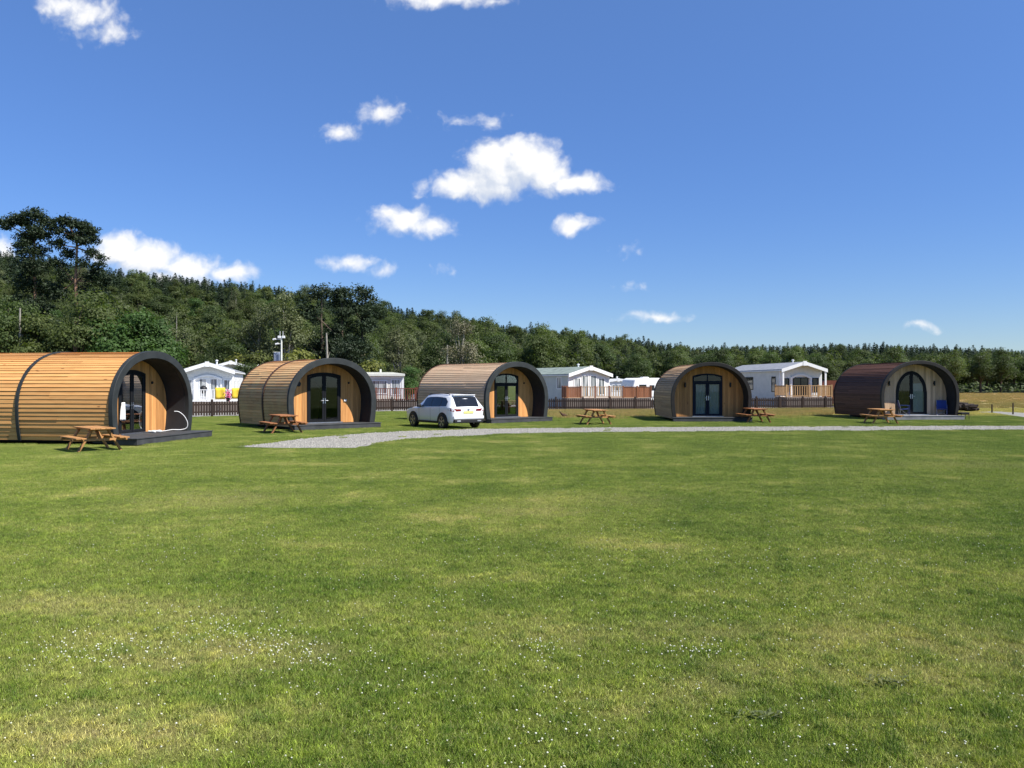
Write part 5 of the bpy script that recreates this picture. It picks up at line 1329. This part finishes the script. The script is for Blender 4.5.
def genpine(seed,h,r,low=.45,nl=14):
    r_=random.Random(seed); lob=[]
    for k in range(nl):
        z=h*r_.uniform(low,.95); q=r*(.35+.65*math.sin(math.pi*min(1,(z/h-low)/(1-low)*.75+.22))); a=r_.uniform(0,6.28); d=q*r_.uniform(.2,.75)
        lob.append((d*math.cos(a),d*math.sin(a),z,r*r_.uniform(.28,.48),r*r_.uniform(.22,.34)))
    lob.append((0,0,h-.5,r*.4,r*.25))
    return pine('pine_tree',seed,h,lob,LV['pine'],M['bark'],[(0,0,-.3),(.15,0,h*.35),(-.1,0,h*.7),(0,0,h*.93)],.30,nleaf=9000)
for i,(px,top,r,lab) in enumerate([(322,287,3.6,'left of the three dark round topped pines above the two toned pod'),(342,289,3.2,'middle of the three dark round topped pines above the two toned pod'),(362,288.5,3.4,'right of the three dark round topped pines above the two toned pod')]):
    px_tree(genpine(95+i,15.,r,.30),px,112+i*2,top,lab,'pine',15.,'dark pines in the middle',i*1.3)
px_tree(genpine(101,8.,2.6,.12,11),352,106,338,'low dark pine under the right of the three round topped pines','pine',8.)
px_tree(K['birch'][0],286,107,290,'tall pale olive birch just left of the three dark pines','birch',11.,None,.4)
px_tree(K['birch'][1],258,109,300,'pale birch behind the lamp post','birch',12.,None,1.4)
px_tree(K['birch'][2],398,108,326,'pale willowy tree above the low cream caravan','birch',10.,None,2.)
px_tree(K['grey'][0],464,117,319,'thin greyish birch above the roof of the pod behind the white car','birch',10.5,None,.7)
px_tree(K['b_bright'][0],132,98,309,'bright green bushy tree above the roof of the largest orange pod','tree',8.,None,.5)
px_tree(K['b_bright'][1],160,101,318,'bright green tree behind the arched front of the largest orange pod','tree',9.,None,2.2)
px_tree(K['b_mid'][1],78,96,291,'olive bush like tree below the second tall pine','tree',10.5,None,2.2)
px_tree(K['b_mid'][2],45,97,316,'mid green bush like tree under the two tall pines','tree',8.5,None,1.)
px_tree(K['b_dark'][1],8,99,296,'dark tree at the left edge beside the tallest pine','tree',10.5,None,2.6)
px_tree(K['b_mid'][0],100,104,292,'olive green tree right of the second tall pine','tree',9.5,None,3.1)
px_tree(K['b_dark'][0],222,97,338,'dark tree behind the left white caravan','tree',9.,None,1.9)
px_tree(K['b_dark'][2],244,76,363,'dark shrubby tree between the left caravan and the two toned pod','tree',8.5,None,.9)
px_tree(K['b_bright'][1],407,84,366,'dark green bush right of the low cream caravan','tree',9.,None,4.)
for i,(px,Y,top,lab) in enumerate([(256,86,354,'yellow green shrub left of the lamp post'),(306,84,352,'yellow green shrub just above the roof of the two toned pod'),(238,92,357,'yellow green shrub above the small white gable'),(366,88,362,'yellow green shrub left of the low cream caravan roof')]):
    px_tree(K['yellow'][0],px,Y,top,lab,'shrub',3.4,'yellow green shrubs behind the caravans',i*1.7)
# bare dead trunks in front of the wood
for px,Y,top,bot,lean,lab in ((328,104,333,352,-.2,'bare pale trunk below the three dark pines'),(447,115,345,362,.05,'thin bare pale trunk above the pod behind the white car'),(20,96,308,330,.0,'broken pale trunk under the tallest pine')):
    x,y=at(px,Y); z0=0; z1=(CY-top)/F*Y+EYE
    root=empty('dead_tree',(x,y,0)); tag(root,lab,'dead tree','bare trunks in front of the wood')
    s=MB(); s.tube([(0,0,-.2),(lean*.3,0,z1*.5),(lean,0,z1)],[.22,.17,.09],8); s.build('trunk',M['birchbark'],root,smooth=True)
    s=MB(); s.tube([(lean*.4,0,z1*.6),(lean*.4+.3,.1,z1*.72)],[.06,.02],6); s.build('branch',M['birchbark'],root,smooth=True)
# ================================================================== sky, sun, camera
SUN_AZ=R(64); SUN_EL=R(51)          # azimuth from -Y towards +X
w=bpy.data.worlds.new('World'); sc.world=w; w.use_nodes=True; t=NT(w.node_tree); t.n.clear()
out=t.new('ShaderNodeOutputWorld')
sky=t.new('ShaderNodeTexSky'); sky.sky_type='NISHITA'; sky.sun_disc=False; sky.sun_elevation=SUN_EL; sky.sun_rotation=math.pi-SUN_AZ
sky.altitude=0; sky.air_density=SKY[0]; sky.dust_density=SKY[1]; sky.ozone_density=SKY[2]
bg=t.new('ShaderNodeBackground'); bg.inputs[1].default_value=SKY[3]; hs=t.new('ShaderNodeHueSaturation'); hs.inputs['Saturation'].default_value=SKY[4]; hs.inputs['Hue'].default_value=SKY[5]; GEO=t.new('ShaderNodeSeparateXYZ'); t.put(GEO.inputs[0],t.new('ShaderNodeTexCoord').outputs['Generated']); t.put(hs.inputs['Color'],t.mix(1.,sky.outputs[0],t.mix(t.ramp(GEO.outputs[2],0.,.42,smooth=False),SKYH,(1,1,1)),'MULTIPLY')); t.l.new(hs.outputs[0],bg.inputs[0])
D=t.new('ShaderNodeTexCoord').outputs['Generated']; s=t.new('ShaderNodeSeparateXYZ'); t.put(s.inputs[0],D)
yy=t.math('MAXIMUM',s.outputs[1],.05)
cb=t.new('ShaderNodeCombineXYZ'); t.put(cb.inputs[0],t.math('DIVIDE',s.outputs[0],yy)); t.put(cb.inputs[1],t.math('DIVIDE',s.outputs[2],yy))
P0=cb.outputs[0]
# each cloud as a heap of puffs: bearing, height, half width, half height, thickness
CLOUDS=[(466,186,52,17,1.25),(498,168,40,34,1.35),(532,164,38,32,1.35),(570,182,46,15,1.2),(545,176,34,20,1.3),(490,192,40,15,1.2),(516,148,22,18,1.1),
 (405,221,38,18,1.05),(430,226,30,14,.85),(388,214,20,15,.9),(340,132,25,15,.70),(382,111,29,15,.68),(492,118,17,14,.5),(456,117,24,9,.45),
 (571,223,27,12,.9),(352,265,34,10,.85),(381,273,18,8,.6),(653,318,38,7.5,.72),(626,250,16,11,.27),(628,291,24,7,.22),(926,328,24,6,.62),(455,271,22,6,.30),
 (86,14,46,24,.82),(112,28,28,16,.66),(62,2,36,18,.74),(450,-2,62,12,.95),(410,-6,40,10,.8),(490,4,26,8,.6),
 (118,252,32,22,1.3),(146,258,40,22,1.3),(186,266,44,18,1.25),(230,272,32,12,1.1),(160,285,80,22,1.1),(4,252,16,24,1.0),(-20,260,40,34,1.2)]
def density(P,fine=True):
    wv=t.noise(P,9.,3,.6,'Color'); wv=t.vmath('SCALE',t.vmath('SUBTRACT',wv,(.5,.5,.5)),scale=.030)
    wv2=t.noise(P,34.,3,.6,'Color'); wv2=t.vmath('SCALE',t.vmath('SUBTRACT',wv2,(.5,.5,.5)),scale=.012)
    Q=t.vmath('ADD',t.vmath('ADD',P,wv),wv2); E=None
    for (cx,cy,rx,ry,th_) in CLOUDS:
        q=t.vmath('MULTIPLY',t.vmath('SUBTRACT',Q,((cx-CX)/F,(CY-cy)/F,0)),(F/rx,F/ry,0))
        e=t.math('MULTIPLY',t.math('SUBTRACT',1.12,t.vmath('LENGTH',q)),th_)
        E=e if E is None else t.math('SMOOTH_MAX',E,e,.25)
    n=t.noise(Q,38.,7,.62)
    v=t.new('ShaderNodeTexVoronoi'); v.feature='SMOOTH_F1'; t.put(v.inputs['Vector'],Q); v.inputs['Scale'].default_value=62.; v.inputs['Detail'].default_value=2.; v.inputs['Smoothness'].default_value=.6
    return t.math('ADD',t.math('ADD',E,t.math('MULTIPLY',t.math('SUBTRACT',n,.5),.95)),t.math('MULTIPLY',t.math('SUBTRACT',.42,v.outputs['Distance']),.42))
d0=density(P0)
d1=density(t.vmath('ADD',P0,(.010,.024,0)))
front=t.ramp(s.outputs[1],.02,.1)
mask=t.math('MULTIPLY',t.ramp(d0,-.12,.78,0,.98,smooth=True),front)
lit=t.ramp(t.math('SUBTRACT',d0,d1),-.30,.42)
cc=t.mix(lit,(.66,.72,.83),(1.0,1.0,1.0))
bc=t.new('ShaderNodeBackground'); t.put(bc.inputs[0],cc); bc.inputs[1].default_value=CLOUD_E
mx=t.new('ShaderNodeMixShader'); t.put(mx.inputs[0],mask); t.l.new(bg.outputs[0],mx.inputs[1]); t.l.new(bc.outputs[0],mx.inputs[2]); t.l.new(mx.outputs[0],out.inputs[0])
w.cycles.sampling_method='MANUAL'; w.cycles.sample_map_resolution=1024

ld=bpy.data.lights.new('sun','SUN'); ld.energy=SUN_E; ld.angle=R(.53); ld.color=(1,.955,.88)
lo=bpy.data.objects.new('sun',ld); col.objects.link(lo)
sd=Vector((math.sin(SUN_AZ)*math.cos(SUN_EL),-math.cos(SUN_AZ)*math.cos(SUN_EL),math.sin(SUN_EL)))
lo.rotation_euler=sd.to_track_quat('Z','Y').to_euler(); lo.location=(40,-20,60)
cd=bpy.data.cameras.new('camera'); co=bpy.data.objects.new('camera',cd); col.objects.link(co); sc.camera=co
co.location=(0,0,EYE); co.rotation_euler=(R(90),0,0); cd.sensor_width=36; cd.lens=F/1024*36; cd.clip_end=5000; cd.clip_start=.1
sc.view_settings.view_transform='Standard'; sc.view_settings.look='None'; sc.view_settings.exposure=EXPO; sc.view_settings.gamma=1; sc.view_settings.use_curve_mapping=False
sc.render.engine='CYCLES'; cy=sc.cycles; cy.max_bounces=8; cy.diffuse_bounces=3; cy.glossy_bounces=3; cy.transmission_bounces=4; cy.transparent_max_bounces=16
cy.use_denoising=True; cy.denoiser='OPENIMAGEDENOISE'; cy.use_adaptive_sampling=True; cy.adaptive_threshold=.004; cy.caustics_reflective=False; cy.caustics_refractive=False
sc.render.resolution_x=1024; sc.render.resolution_y=768
